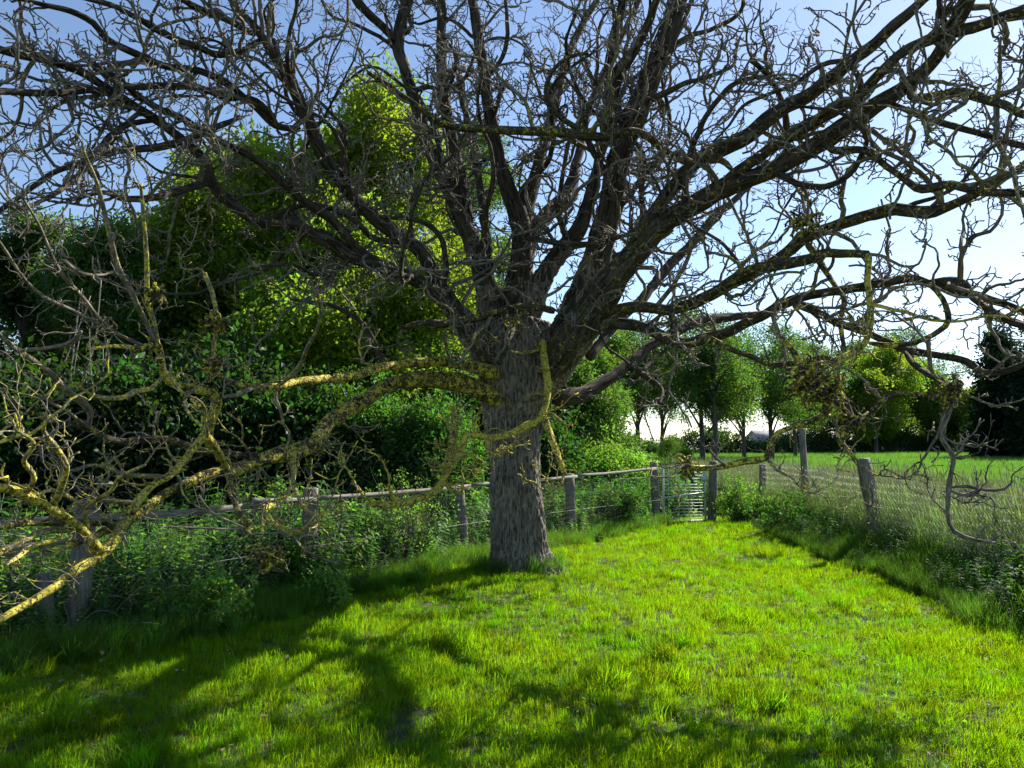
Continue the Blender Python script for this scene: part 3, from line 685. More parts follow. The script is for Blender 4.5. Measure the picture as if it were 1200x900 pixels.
# level 1: side branches of all limbs
def keep_clear(p, mind=2.9):
    """drop what would hang right before the lens or into the lawn"""
    d = np.linalg.norm(p - np.array([0, 0, 1.6]), axis=-1).min(1)
    return (d > mind) & (p[..., 2].min(1) > .35)
s1, d1, l1, r1, li1 = [], [], [], [], []
for k, (p, r, lich) in enumerate(LIMBS):
    seg = np.linalg.norm(np.diff(p, axis=0), axis=1); Ln = seg.sum()
    px = p[len(p) // 2]
    small = r.max() < .03
    low = small and p[:, 2].mean() < 2.9
    cnt = int(Ln / (.30 if low else .28)) + 1
    t0 = .0 if (k >= NGREAT) else .17
    t = t0 + (1 - t0) * R.random(cnt); t = np.append(t, [1.0])
    j = np.minimum((t * (len(p) - 1)).astype(int), len(p) - 2)
    if not small:
        kp = R.random(len(j)) < np.where(r[j] > .075, .30, np.where(r[j] > .045, .6, 1.0)); kp[-1] = True; t = t[kp]; j = j[kp]
    dirs = nrm(p[j + 1] - p[j]); sd_ = side_dirs(dirs, 30, 80, .15); sd_[-1] = dirs[-1]
    for q in range(len(t)):
        rr = r[j[q]]
        if p[j[q]][2] < 2.5 and t[q] < 1.0 and R.random() < .2: continue
        s1.append(p[j[q]]); d1.append(sd_[q]); li1.append(lich)
        base = R.uniform(.4, 1.25) * (1.7 if rr > .03 else 1.1)
        if p[j[q]][2] < 2.55 and t[q] < 1.0:
            if R.random() < .5: base = R.uniform(.08, .22)
            else: base *= .45
        if small: base *= .36 if low else .8
        if t[q] >= 1.0: base = .9 if r[-1] > .012 else .4
        l1.append(base); r1.append(min(rr * .62, .0080 + base * .0105))
s1 = np.array(s1); d1 = np.array(d1); l1 = np.array(l1); r1 = np.array(r1); li1 = np.array(li1)
l1 = l1 * .82
p1, q1 = grow(s1, d1, l1, r1, 16, .03, .20, rend=.45, persist=.1)
k = keep_clear(p1); p1, q1, li1, l1 = p1[k], q1[k], li1[k], l1[k]
# level 2
per = np.maximum(2, (l1 / .12).astype(int)); ids, sp, sdv, sr, st = spawn(p1, q1, per, .08, 1.0)
l2 = (.09 + .42 * R.random(len(ids)) ** 1.8) * (1.15 - .4 * st); li2 = li1[ids]
p2, q2 = grow(sp, side_dirs(sdv, 30, 85, .2), l2, np.minimum(sr * .8, .0088), 7, .06, .26, rend=.62, persist=.0)
k = keep_clear(p2); p2, q2, li2, l2 = p2[k], q2[k], li2[k], l2[k]
# level 3: stubby knobbed spurs
per = np.maximum(1, (l2 / .07).astype(int)); ids, sp, sdv, sr, st = spawn(p2, q2, per, .15, 1.0)
l3 = R.uniform(.03, .10, len(ids)); li3 = li2[ids]
p3, q3 = grow(sp, side_dirs(sdv, 30, 80, .35), l3, np.minimum(sr * .85, .0066), 3, .10, .30, rend=.85)
q3[:, -1] *= 1.5                                # swollen bud
q2[:, -1] *= 1.3
print('branches', len(LIMBS), len(p1), len(p2), len(p3))

walnut = empty('walnut_tree', (0.08, 9.6, 0))
tag(walnut, 'huge spreading leafless tree with gnarled lichened branches standing in the lawn', 'tree')
WL = np.array(walnut.location)
# trunk merged with the lower ends of the great limbs
tb = MB()
tr = np.array([list(P(x_, y_, 9.6)) + [w_ / 2 * 9.6 / FPX] for x_, y_, w_ in
               ((616, 696, 136), (613, 676, 98), (609, 648, 67), (606, 600, 61), (602, 560, 58), (601, 520, 58), (600, 488, 68), (603, 455, 86), (609, 412, 88), (616, 375, 56))])
tr = catmull(tr, .08)
th = np.arange(48) * 2 * np.pi / 48
ring_r = tr[:, 3][:, None] * (1 + .07 * np.sin(th * 3 + 1)[None] + .05 * np.sin(th * 5 + tr[:, 2:3] * 1.5) + .10 * np.clip(.5 - tr[:, 2:3], 0, .5) * 2 * np.sin(th * 7 + .5)[None])
v_, f_, b_ = tubes(tr[None, :, :3], ring_r[None], 48); tb.add(v_, f_, b_)
HULL = 1.5
for i in range(NGREAT):
    p, r, _ = LIMBS[i]; L_ = np.concatenate([[0], np.cumsum(np.linalg.norm(np.diff(p, axis=0), axis=1))])
    m = L_ < HULL; pp = p[m]; rr = r[m] * (1.03 - .18 * np.clip((L_[m] - HULL * .75) / (HULL * .25), 0, 1) ** 1.5)
    v_, f_, b_ = tubes(pp[None], rr[None], 24); tb.add(v_, f_, b_)
me = tb.mesh('trunk', None)
tmp = bpy.data.objects.new('tmp_trunk', me); COL.objects.link(tmp)
md = tmp.modifiers.new('r', 'REMESH'); md.mode = 'VOXEL'; md.voxel_size = .0140; md.use_smooth_shade = True
ms = tmp.modifiers.new('s', 'SMOOTH'); ms.iterations = 5; ms.factor = .6
dg = bpy.context.evaluated_depsgraph_get(); me2 = bpy.data.meshes.new_from_object(tmp.evaluated_get(dg))
bpy.data.objects.remove(tmp)
nv = len(me2.vertices); co = np.empty(nv * 3, np.float32); me2.vertices.foreach_get('co', co); co = co.reshape(-1, 3).astype(float)
no = np.empty(nv * 3, np.float32); me2.vertices.foreach_get('normal', no); no = no.reshape(-1, 3).astype(float)
w1 = np.stack([co[:, 0] * 23, co[:, 1] * 23, co[:, 2] * 5.5], -1)
w1[:, :2] += (np.stack([vnoise(co * np.array([5, 5, 4.]) + 9), vnoise(co * np.array([5, 5, 4.]) + 29)], -1) - .5) * 3.2
a = 1 - np.abs(2 * vnoise(w1 * 1.15 + 40) - 1); b = 1 - np.abs(2 * vnoise(w1 * 2.1 * np.array([1, 1, .8]) + 70) - 1)
ridge = .65 * a ** 1.3 + .35 * b
big = vnoise(co * np.array([3, 3, 1.2]) + 5) - .5
co2 = co + no * ((ridge - .6) * .052 + big * .075)[:, None]
me2.vertices.foreach_set('co', (co2 - WL).astype(np.float32).ravel())
la = me2.attributes.new('lichen', 'FLOAT', 'POINT')
la.data.foreach_set('value', np.clip(.0 + .25 * (co[:, 2] - 1.8), 0, .3).astype(np.float32))
me2.materials.clear(); me2.materials.append(M_TRUNK); me2.name = 'trunk'; me2.update()
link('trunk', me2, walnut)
print('trunk verts', nv)
# every limb a part of its own
for i, (p, r, lich) in enumerate(LIMBS):
    kk = 18 if r.max() > .08 else (12 if r.max() > .035 else 8)
    n = len(p); thv = np.arange(kk) * 2 * np.pi / kk
    nn_ = vnoise(np.stack([np.repeat(np.arange(n) * .16, kk) + i * 3.1, np.tile(np.cos(thv) * 1.4 + 5, n), np.tile(np.sin(thv) * 1.4 + 5, n)], -1)).reshape(n, kk)
    n3_ = vnoise(np.stack([np.repeat(np.arange(n) * .55, kk) + i * 7.1, np.tile(np.cos(thv) * 2.4 + 9, n), np.tile(np.sin(thv) * 2.4 + 9, n)], -1)).reshape(n, kk)
    rr = r[:, None] * (1 + (nn_ - .5) * .42 + (n3_ - .5) * .22)
    v_, f_, b_ = tubes((p - WL)[None], rr[None], kk)
    b_ = b_ + i * 2.3
    big_f = .55 if r.max() > .06 else 1.0
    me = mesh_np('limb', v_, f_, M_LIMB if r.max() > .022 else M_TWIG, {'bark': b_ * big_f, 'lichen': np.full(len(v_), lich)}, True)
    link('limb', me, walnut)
# the larger side branches are parts, the rest is one mass of twigs
vol = l1 * q1[:, 0] / np.linalg.norm(p1[:, 0] - np.array([0, 0, 1.6]), axis=1)
infr = (np.abs(p1[:, 0, 0] / p1[:, 0, 1]) < .68) & (p1[:, 0, 1] > 2) & ((p1[:, 0, 2] - 1.6) / p1[:, 0, 1] < .56)
order = np.argsort(-(vol * infr)); top = set(order[:200].tolist())
for j in order[:200]:
    v_, f_, b_ = tubes(p1[j:j + 1] - WL, q1[j:j + 1], 6)
    link('branch', mesh_np('branch', v_, f_, M_TWIG, {'bark': b_, 'lichen': np.full(len(v_), li1[j])}, True), walnut)
rest = np.array([j for j in range(len(p1)) if j not in top])
vs, fs, bs, ls, off = [], {}, [], [], 0
for pp, rr, ll, kk in ((p1[rest], q1[rest], li1[rest], 5), (p2, q2, li2, 4), (p3, q3, li3, 3)):
    v_, f_, b_ = tubes(pp - WL, rr, kk, cap=(kk != 5))
    for f in f_[:2] if kk > 3 else f_[:2]: fs.setdefault(f.shape[1], []).append(f + off)
    vs.append(v_); bs.append(b_); off += len(v_); ls.append(np.repeat(ll, pp.shape[1] * kk))
me = mesh_np('twigs', np.concatenate(vs), [np.concatenate(f) for f in fs.values()], M_TWIG, {'bark': np.concatenate(bs), 'lichen': np.concatenate(ls) * .8}, True)
link('twigs', me, walnut, 'stuff')
# mossy burrs: knotted bundles of short stubs
def burr(x_, y_, Y_, rpx, n=46, lich=.7):
    c = P(x_, y_, Y_); rr = rpx * Y_ / FPX
    d = nrm(R.normal(size=(n, 3))); st_ = c + d * rr * R.uniform(0, .5, (n, 1))
    pp, q = grow(st_, nrm(d + R.normal(size=(n, 3)) * .8), np.full(n, rr * 1.6), R.uniform(.007, .020, n), 7, 0, .45, rend=.6)
    v_, f_, b_ = tubes(pp - WL, q, 6)
    link('burr', mesh_np('burr', v_, f_, M_LIMB, {'bark': b_, 'lichen': np.full(len(v_), lich)}, True), walnut)
for a in ((945, 450, 6.0, 22, 60), (968, 462, 6.0, 18, 50), (1112, 458, 5.5, 14, 40), (996, 490, 6.0, 13, 34), (806, 546, 6.2, 13, 30), (185, 345, 5.0, 10, 22),
          (250, 380, 5.4, 12, 24), (312, 655, 4.9, 13, 30), (250, 425, 5.3, 10, 20), (600, 375, 8.8, 12, 24), (540, 420, 8.4, 10, 20), (328, 648, 4.9, 8, 20), (940, 260, 6.6, 14, 26)): burr(*a)

# ---------------------------------------------------------------- left fence
fence = empty('wooden_fence', (-3.52, 6.35, 0))
tag(fence, 'weathered post and rail fence with wire mesh running behind the big tree', 'fence')
FO = np.array(fence.location)
def round_post(mat, base, top, r, k=12, name='post', parent=None, org=FO, flat=.0):
    base = np.array(base, float); top = np.array(top, float); n = 9; t = np.linspace(0, 1, n)[:, None]
    p = base + (top - base) * t; p[1:-1] += (R.random((n - 2, 3)) - .5) * .012
    th_ = np.arange(k) * 2 * np.pi / k
    rr = r * (1.05 - .1 * t) * (1 + (R.random((n, k)) - .5) * .10) * (1 + .06 * np.sin(th_ * 3)[None])
    p = np.concatenate([p, p[-1:] + [[0, 0, .012]]]); rr = np.concatenate([rr, rr[-1:] * .82])
    v_, f_, b_ = tubes((p - org)[None], rr[None], k)
    return link(name, mesh_np(name, v_, f_, mat, {'bark': b_}), parent)
tops = [(-5.1, 4.2, 1.0), P(100, 590, 6.35), P(364, 573, 8.5), P(538, 575, 10.85), P(667, 556, 13.0), P(766, 542, 15.2)]
prs = [.08, .085, .085, .075, .085, .085]
for (fx, fy), tp, pr in zip(FL, tops, prs):
    lean = (fx + .0, fy, -.1)
    round_post(M_WOOD, lean, (tp[0], fy, tp[2]), pr, parent=fence)
round_post(M_WOOD, (-3.62, 6.15, -.1), (-3.70, 6.18, .55), .055, name='stake', parent=fence)
def rail(a, b, w, h, mat=M_RAIL, name='rail', parent=fence, org=FO):
    a = np.array(a, float); b = np.array(b, float); n = 10; t = np.linspace(0, 1, n)[:, None]
    p = a + (b - a) * t; p[:, 2] -= (np.sin(t[:, 0] * np.pi)) * .015; p += (R.random((n, 3)) - .5) * .008
    d = nrm(b - a); s_ = nrm(np.cross(d, [0, 0, 1.])); u = np.cross(s_, d)
    v_ = np.concatenate([np.stack([q + s_ * w * sx + u * h * sz for sx, sz in ((-.5, -.5), (.5, -.45), (.48, .5), (-.5, .48))]) for q in p]) - org
    f_ = [(i * 4 + k_, i * 4 + (k_ + 1) % 4, i * 4 + 4 + (k_ + 1) % 4, i * 4 + 4 + k_) for i in range(n - 1) for k_ in range(4)] + [(3, 2, 1, 0), (4 * n - 4, 4 * n - 3, 4 * n - 2, 4 * n - 1)]
    return link(name, mesh_np(name, v_, np.array(f_), mat), parent)
def fp(i, z, off=-.10):
    x_, y_ = FL[i]; return (x_ + off * -.8, y_ + off * .6, z)
rail(fp(0, .98), fp(1, 1.0), .04, .052); rail(fp(1, .985), (-2.45, 8.15, .955), .04, .06)
rail((-2.62, 7.75, 1.02), fp(2, .98), .04, .056); rail(fp(2, .99), fp(3, .985), .04, .056); rail(fp(3, 1.0), fp(4, 1.03), .04, .052); rail(fp(4, 1.04), (2.80, 15.06, 1.09), .04, .052)
rail(fp(0, .80), fp(1, .82), .03, .05)

def chain_mesh(name, pts, zb, zt, mat, parent, org, pitch=.062, r=.0022):
    """chain link: zigzag wires woven side by side along a plan line, real thin wires"""
    pts = np.asarray(pts, float); L_ = np.concatenate([[0], np.cumsum(np.linalg.norm(np.diff(pts[:, :2], axis=0), axis=1))])
    m = int(L_[-1] / pitch); rows = int((max(zt) - zb) / (pitch * .62)); ui = np.arange(m)
    zz = np.arange(rows + 1) * pitch * .62
    P_ = np.empty((m, rows + 1, 3))
    for s in range(rows + 1):
        u = (ui + (s % 2) * 1.0) * pitch
        x_ = np.interp(u, L_, pts[:, 0]); y_ = np.interp(u, L_, pts[:, 1]); top = np.interp(u, L_, zt)
        f = s / rows
        P_[:, s, 0] = x_ + .015 * np.sin(u * 2.1); P_[:, s, 1] = y_ + (s % 2 - .5) * .004; P_[:, s, 2] = zb + (top - zb) * f + .015 * np.sin(u * 3.7) * f
    v_, f_, b_ = tubes(P_ - org, np.full(P_.shape[:2], r), 3, cap=False)
    mb = MB(); mb.add(v_, f_, b_)
    for h in (1.0, .5, .04):
        q = np.array([[np.interp(u, L_, pts[:, 0]), np.interp(u, L_, pts[:, 1]), zb + (np.interp(u, L_, zt) - zb) * h + .012] for u in np.linspace(0, L_[-1], 60)]) - org
        mb.tube(q, .0024, 4)
    link(name, mb.mesh(name, mat), parent, 'stuff')
chain_mesh('wire_mesh', [(x_ + .07, y_ - .05) for x_, y_ in FL], 0, [.92] * 6, M_WIRE, fence, FO)

# ---------------------------------------------------------------- gate
gate = empty('metal_gate', (2.98, 15.25, 0))
tag(gate, 'narrow galvanised steel gate of horizontal wires at the far end of the lawn', 'gate')
GO = np.array(gate.location)
ga = np.array([2.98, 15.25, 0]); gb = np.array([3.83, 15.35, 0])
def gp(u, z): return ga + (gb - ga) * u + np.array([0, 0, z]) - GO
mb = MB()
for u in (0, 1): mb.tube([gp(u, .04), gp(u, 1.12)], .021, 8)
for z in (.05, 1.12): mb.tube([gp(0, z), gp(1, z)], .019, 8)
link('frame', mb.mesh('frame', M_STEEL, True), gate)
mb = MB(); mb.tube([gp(.0, .50), gp(1., .60)], .019, 8); link('cross_rail', mb.mesh('cross_rail', M_STEEL, True), gate)
for i in range(17):
    mb = MB(); z = .10 + i * .060; mb.tube([gp(0, z), gp(.5, z + .004), gp(1, z)], .0042, 5); link('wire', mb.mesh('wire', M_STEEL, True), gate)
for i in range(7):
    mb = MB(); u = (i + 1) / 8; mb.tube([gp(u, .06), gp(u, 1.11)], .0035, 5); link('upright_wire', mb.mesh('upright_wire', M_STEEL, True), gate)
mb = MB(); mb.box(gp(.93, .86) - [.02, .05, .03], gp(1.05, .9) + [0, .02, .02]); link('latch', mb.mesh('latch', M_STEEL), gate)
gpost = round_post(M_WOOD, (3.96, 15.4, -.1), P(836, 541, 15.4), .085, name='gate_post', org=np.zeros(3))
tag(gpost, 'weathered timber gate post to the right of the steel gate', 'post')

# ---------------------------------------------------------------- right fence
rf = empty('wire_fence', (5.05, 11, 0))
tag(rf, 'sagging chain link fence on timber posts between lawn and field', 'fence')
RO = np.array(rf.location)
RL = [(4.6, 2.5), (4.95, 7.0), (5.08, 11.0), (5.28, 14.0), (5.2, 16.2), (4.15, 16.0)]
b_ = P(1036, 655, 11.0); t_ = P(1011, 538, 11.0)
o = round_post(M_WOOD, (b_[0], 11, -.1), t_, .098, parent=rf, org=RO); o['label'] = 'thick leaning bark-covered post'
round_post(M_WOOD, (5.33, 14, -.1), P(940, 503, 14.0), .06, parent=rf, org=RO)
round_post(M_WOOD, (5.2, 16.2, -.1), P(894, 545, 16.2), .075, parent=rf, org=RO)
round_post(M_WOOD, (4.62, 2.5, -.1), (4.6, 2.5, 1.25), .06, parent=rf, org=RO)
round_post(M_WOOD, (4.95, 7.0, -.1), (4.97, 7.0, .92), .035, parent=rf, org=RO)
chain_mesh('wire_mesh', RL, 0, [1.15, 1.04, 1.10, 1.18, 1.15, 1.1], M_WIRE2, rf, RO, pitch=.085, r=.0028)

# ---------------------------------------------------------------- trees and bushes
def blob_points(blobs, n, shell=.62):
    bl = np.array(blobs, float); w = bl[:, 3] ** 2; ids = R.choice(len(bl), n, p=w / w.sum())
    d = nrm(R.normal(size=(n, 3))); r = shell + (1 - shell) * R.random(n) ** .7
    r = np.where(R.random(n) < .28, R.random(n) * shell, r)
    p = bl[ids, :3] + d * (bl[ids, 3] * r)[:, None] * np.array([1, 1, .8])
    return p
def leafy_tree(name, label, X, Y, height, width, crown_base, n, key, trunk_r, seed, cat='tree', group=None, nb=24, lscale=1.0, bare_low=True, z0=0., shape=1.0, limbs=7, bl_s=1.0):
    rg = np.random.default_rng(seed); root = empty(name, (X, Y, z0)); tag(root, label, cat, group)
    ch = height - crown_base; blobs = []
    for i in range(nb):
        t = (i + .5) / nb; z = crown_base + ch * (.06 + .86 * t)
        prof = math.sin(math.pi * min(1, (.16 + .80 * t)) ** shape) ** .7
        a = rg.random() * 6.28; rr = width / 2 * prof * rg.uniform(.2, .92)
        br = width / 2 * rg.uniform(.16, .42) * (1.15 - .4 * t) * bl_s
        blobs.append((X + math.cos(a) * rr, Y + math.sin(a) * rr, z0 + z, min(br, ch * .3)))
    pts = blob_points(blobs, n); pts = pts[pts[:, 2] > z0 + .1]
    m = len(pts)
    scatter('crown', key, pts, R.random((m, 3)) * 6.28, v3(R.uniform(.7, 1.25, m) * lscale), root, 'stuff')
    mb = MB(); h = crown_base + ch * .75
    wob = [(rg.normal(0, .04) * height * .12, rg.normal(0, .04) * height * .12) for _ in range(6)]
    tp = np.array([(wob[i][0] * (i > 0), wob[i][1] * (i > 0), h * i / 5 - .1) for i in range(6)]); mb.tube(catmull(tp, h / 14), np.interp(np.linspace(0, 1, len(catmull(tp, h / 14))), [0, .08, 1], [trunk_r * 1.3, trunk_r, trunk_r * .25]), 9)
    for i in range(limbs):
        b = blobs[rg.integers(0, nb)]; e = np.array(b[:3]) - np.array([X, Y, z0]); s_ = max(.25, (e[2] - width * .25) / h); s_ = min(s_, .9)
        st_ = np.array([np.interp(s_ * 5, range(6), tp[:, 0]), np.interp(s_ * 5, range(6), tp[:, 1]), h * s_ - .1])
        mid = (st_ + e) / 2 + np.array([0, 0, .05 * width]); q = catmull([st_, mid, e], .3)
        mb.tube(q, np.linspace(trunk_r * .45, trunk_r * .1, len(q)), 6)
    link('trunk', mb.mesh('trunk', M_BGBARK, True), root)
    return root
def bush(name, label, X, Y, w, h, n, key, seed, cat='bush', lscale=1.0, z0=0., group=None, stems=8, depth=None):
    rg = np.random.default_rng(seed); root = empty(name, (X, Y, z0)); tag(root, label, cat, group); bl = []
    nb = 14
    for i in range(nb):
        br = min(w, h) * rg.uniform(.13, .33); a = rg.uniform(-1, 1) * (w / 2 - br * .8); b = rg.uniform(-1, 1) * ((depth or w) / 2 - br * .8)
        z = rg.uniform(br * .8, max(h - br, br)) * (1 - .35 * abs(a) / (w / 2))
        bl.append((X + a, Y + b, z0 + z, br))
    pts = blob_points(bl, n, .45); pts = np.concatenate([pts, pts[:n // 4] + R.normal(0, .13, (len(pts[:n // 4]), 3)) * min(w, h)]); pts = pts[pts[:, 2] > z0 + .03]; m = len(pts)
    scatter('foliage', key, pts, R.random((m, 3)) * 6.28, v3(R.uniform(.6, 1.2, m) * lscale), root, 'stuff')
    mb = MB()
    for i in range(stems):
        b = bl[i % nb]; e = np.array(b[:3]) - np.array([X, Y, z0]); s_ = np.array([rg.uniform(-.12, .12) * w, rg.uniform(-.1, .1) * w, -.05])
        q = catmull([s_, (s_ + e) / 2 + rg.normal(0, .05, 3), e + np.array([0, 0, b[3] * .7])], .12); mb.tube(q, np.linspace(.014, .004, len(q)) * (1 + h * .3), 5)
    link('stems', mb.mesh('stems', M_BGBARK, True), root)
    return root
def at(xp, Y): return (xp - 600) / FPX * Y
def ht(yp, Y): return CAM_Z + (518 - yp) / FPX * Y
WG = 'trees of the wood behind the left fence'
for i, (xp, Y, top, wpx, cb, n, key, lab) in enumerate((
    (445, 19, 75, 300, 1.6, 2200, 'lime', 'tall lime green tree showing between the trunk and the left limbs'),
    (320, 17, 160, 290, 1.2, 1900, 'lime', 'yellow green tree filling the gaps below the long left limb'),
    (395, 22, 130, 250, 1.6, 2000, 'lime', 'lime green tree at the back, between the two brightest trees'),
    (265, 22, 175, 240, 1.4, 1700, 'lime', 'lime green tree at the back, left of the two brightest trees'),
    (545, 24, 130, 170, 3.0, 1500, 'mid', 'mid green tree directly behind the crotch of the big tree'),
    (215, 18, 192, 230, 1.4, 1600, 'lime', 'yellow green tree left of the others with its top against the sky'),
    (120, 16, 255, 210, 1.0, 1800, 'mid', 'lower green tree near the left edge behind the mesh of twigs'),
    (25, 17, 232, 200, 1.2, 1800, 'mid', 'dark leafy tree at the left edge of the picture'),
    (-130, 15, 200, 240, 1.0, 1500, 'dark', 'dark tree just beyond the left edge of the picture'),
    (660, 21, 395, 150, 1.0, 1300, 'mid', 'small green tree seen to the right of the trunk above the rail'))):
    leafy_tree('woodland_tree', lab, at(xp, Y), Y, ht(top, Y), wpx / FPX * Y, cb, n, key, .16, 100 + i, group=WG, bl_s=1.2)
for i, (xp, Y, top, wpx, n, key, lab) in enumerate((
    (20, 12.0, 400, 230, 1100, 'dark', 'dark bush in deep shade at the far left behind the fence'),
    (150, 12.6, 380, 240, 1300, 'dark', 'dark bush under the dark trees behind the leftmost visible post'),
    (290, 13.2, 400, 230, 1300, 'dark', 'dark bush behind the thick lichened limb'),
    (410, 13.8, 440, 190, 1000, 'hedge', 'dark green bush left of the pale leaved bush'),
    (485, 13.2, 450, 170, 1700, 'hedge', 'glossy leaved bush rising behind the rail just left of the trunk'),
    (385, 17.5, 330, 320, 1500, 'mid', 'broad green thicket under the lime green trees'),
    (180, 19.5, 310, 420, 1700, 'mid', 'broad green thicket at the back of the wood'),
    (570, 17.0, 430, 190, 1100, 'dark', 'dark bush hidden behind the trunk'),
    (690, 18.0, 512, 130, 1300, 'weedleaf', 'bright green shrub above the rail to the right of the trunk'),
    (745, 19.0, 540, 100, 700, 'hedge', 'low green shrub behind the fence beside the gate'))):
    w_ = wpx / FPX * Y
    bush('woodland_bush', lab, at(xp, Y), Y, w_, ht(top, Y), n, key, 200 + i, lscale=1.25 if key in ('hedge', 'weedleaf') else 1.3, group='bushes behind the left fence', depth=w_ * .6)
# plants close to the fence
for key, m_ in (('sprig_weedleaf', M_LEAF_WEED), ('sprig_hedge', M_LEAF_HEDGE)): proto_collection(key, [leaf_cluster(12, .085, .05, mat=m_) for _ in range(4)])
def sprig_shrub(lab, X, Y, w, h, n, key):
    root = empty('shrub', (X, Y, 0)); tag(root, lab, 'shrub'); m = 26
    a = R.random(m) * 6.28; k_ = R.random(m) ** .7 * w / h * .55
    st_ = np.stack([R.normal(0, .12, m) * w, R.normal(0, .10, m) * w, np.full(m, -.03)], -1)
    pp, q = grow(st_, np.stack([np.cos(a) * k_, np.sin(a) * k_, np.ones(m)], -1), h * R.uniform(.55, 1.25, m), np.full(m, .006 + .003 * h), 12, .0, .10, rend=.35)
    ids, sp, sdv, sr, t2 = spawn(pp, q, np.full(m, max(3, n // 45)), .2); pq, qq = grow(sp, side_dirs(sdv, 25, 70), R.uniform(.1, .3, len(ids)) * h, sr * .6, 4, .02, .15)
    mb = MB(); mb.add(*tubes(pp, q, 5)); mb.add(*tubes(pq, qq, 3)); link('stems', mb.mesh('stems', M_BGBARK, True), root)
    al = np.concatenate([pp[:, 4:].reshape(-1, 3), pq[:, 1:].reshape(-1, 3)]); al = al[R.integers(0, len(al), n)] + R.normal(0, .03, (n, 3)); al[:, 2] = np.maximum(al[:, 2], .05)
    scatter('foliage', 'sprig_' + key, al + np.array([X, Y, 0]), R.random((n, 3)) * 6.28, v3(R.uniform(.6, 1.25, n)), root, 'stuff')
for xp, Y, w_, h_, n, key, lab in (
    (245, 6.7, .75, .50, 260, 'weedleaf', 'pale leaved shrub lit by the sun at the lawn edge on the left'),
    (388, 7.6, .35, .32, 90, 'weedleaf', 'small pale leaved sprig at the lawn edge below the hanging branch'),
    (728, 14.0, .6, .8, 260, 'hedge', 'shrub with purplish stems in front of the fence left of the gate'),
    (705, 14.6, .8, .8, 320, 'hedge', 'dark leafy shrub against the rail near the round post'),
    (868, 15.2, .95, .85, 420, 'weedleaf', 'bright green bush right of the gate post'),
        (928, 13.2, 1.5, .7, 420, 'hedge', 'dense dark bramble in front of the tall thin post')):
    sprig_shrub(lab, at(xp, Y), Y, w_, h_, n, key)
# dead stemmed shrub in front of the left fence
root = empty('bare_shrub', (at(478, 9.7), 9.7, 0)); tag(root, 'thin dark stemmed shrub before the fence left of the trunk', 'shrub')
n = 26; a = R.random(n) * 6.28; st_ = np.stack([R.normal(0, .06, n), R.normal(0, .06, n), np.zeros(n)], -1)
pp, q = grow(st_, np.stack([np.cos(a) * .35, np.sin(a) * .35, np.ones(n)], -1), R.uniform(.6, 1.2, n), np.full(n, .007), 12, .05, .1, rend=.35)
ids, sp, sdv, sr, st2 = spawn(pp, q, np.full(n, 8), .3); pq, qq = grow(sp, side_dirs(sdv, 25, 60), R.uniform(.12, .4, len(ids)), sr * .6, 5, .05, .15)
mb = MB(); mb.add(*tubes(pp, q, 5)); mb.add(*tubes(pq, qq, 3)); link('stems', mb.mesh('stems', M_BGBARK, True), root)
pts = pq[:, -1][R.random(len(pq)) < .8]; proto_collection('sprig', [leaf_cluster(7, .05, .035, mat=M_LEAF_WEED) for _ in range(3)])
scatter('foliage', 'sprig', pts + np.array(root.location), R.random((len(pts), 3)) * 6.28, v3(np.ones(len(pts))), root, 'stuff')
# dry stems tangled in the undergrowth
n = 420; y = 5 + 9 * R.random(n); x = fence_x(y) - R.uniform(-.45, .8, n); a = R.random(n) * 6.28
pp, q = grow(np.stack([x, y, np.zeros(n)], -1), np.stack([np.cos(a) * .8, np.sin(a) * .8, np.ones(n)], -1), R.uniform(.35, 1.0, n), np.full(n, .0035), 10, -.06, .14, rend=.4)
mb = MB(); mb.add(*tubes(pp, q, 3)); o = link('dry_stems', mb.mesh('dry_stems', M_DEADSTEM, True), kind='stuff'); tag(o, 'dry brown bramble stems tangled along the left fence', 'dead stems')
# pale dead stems far left
root = empty('sapling_clump', (at(60, 12), 12.4, 0)); tag(root, 'thin pale bare saplings standing in the wood at the left edge', 'saplings')
for i in range(7):
    x0 = R.uniform(-.8, .8); pp, q = grow(np.array([[x0, R.uniform(-.3, .3), 0]]), np.array([[R.normal(0, .05), 0, 1.]]), np.array([R.uniform(3.2, 4.4)]), np.array([.022]), 16, .1, .05, rend=.3)
    mb = MB(); mb.add(*tubes(pp, q, 6)); link('stem', mb.mesh('stem', M_DEADSTEM, True), root)

# young trees beyond the gate and across the field
for i, (xp, Y, top, wpx, cbpx, n, key, lab) in enumerate((
    (712, 34, 392, 130, 468, 380, 'young_mid', 'slender young tree nearest the trunk above the shrubs'),
    (748, 37, 378, 140, 478, 400, 'young_mid', 'slender young tree with pale gaps, second from the trunk'),
    (775, 48, 415, 120, 490, 330, 'young_dark', 'small young tree behind the others, over the pale willow bush'),
    (822, 36, 362, 165, 486, 560, 'young_mid', 'widest young tree, its trunk standing above the gate'),
    (838, 33, 385, 110, 480, 260, 'young_mid', 'young tree with its trunk right above the gate post'),
    (872, 46, 392, 120, 492, 400, 'young_dark', 'young tree just right of the gate post, partly behind the widest one'),
    (903, 42, 380, 140, 488, 460, 'young_mid', 'full young tree between the gate and the tall thin post'),
    (930, 50, 392, 120, 494, 380, 'young_mid', 'narrow tree beside the tall thin post'))):
    leafy_tree('young_tree', lab, at(xp, Y), Y, ht(top, Y), wpx / FPX * Y, ht(cbpx, Y), int(n * 1.25), key, .14, 330 + i, group='young trees beyond the gate', nb=26, lscale=.9, limbs=16)
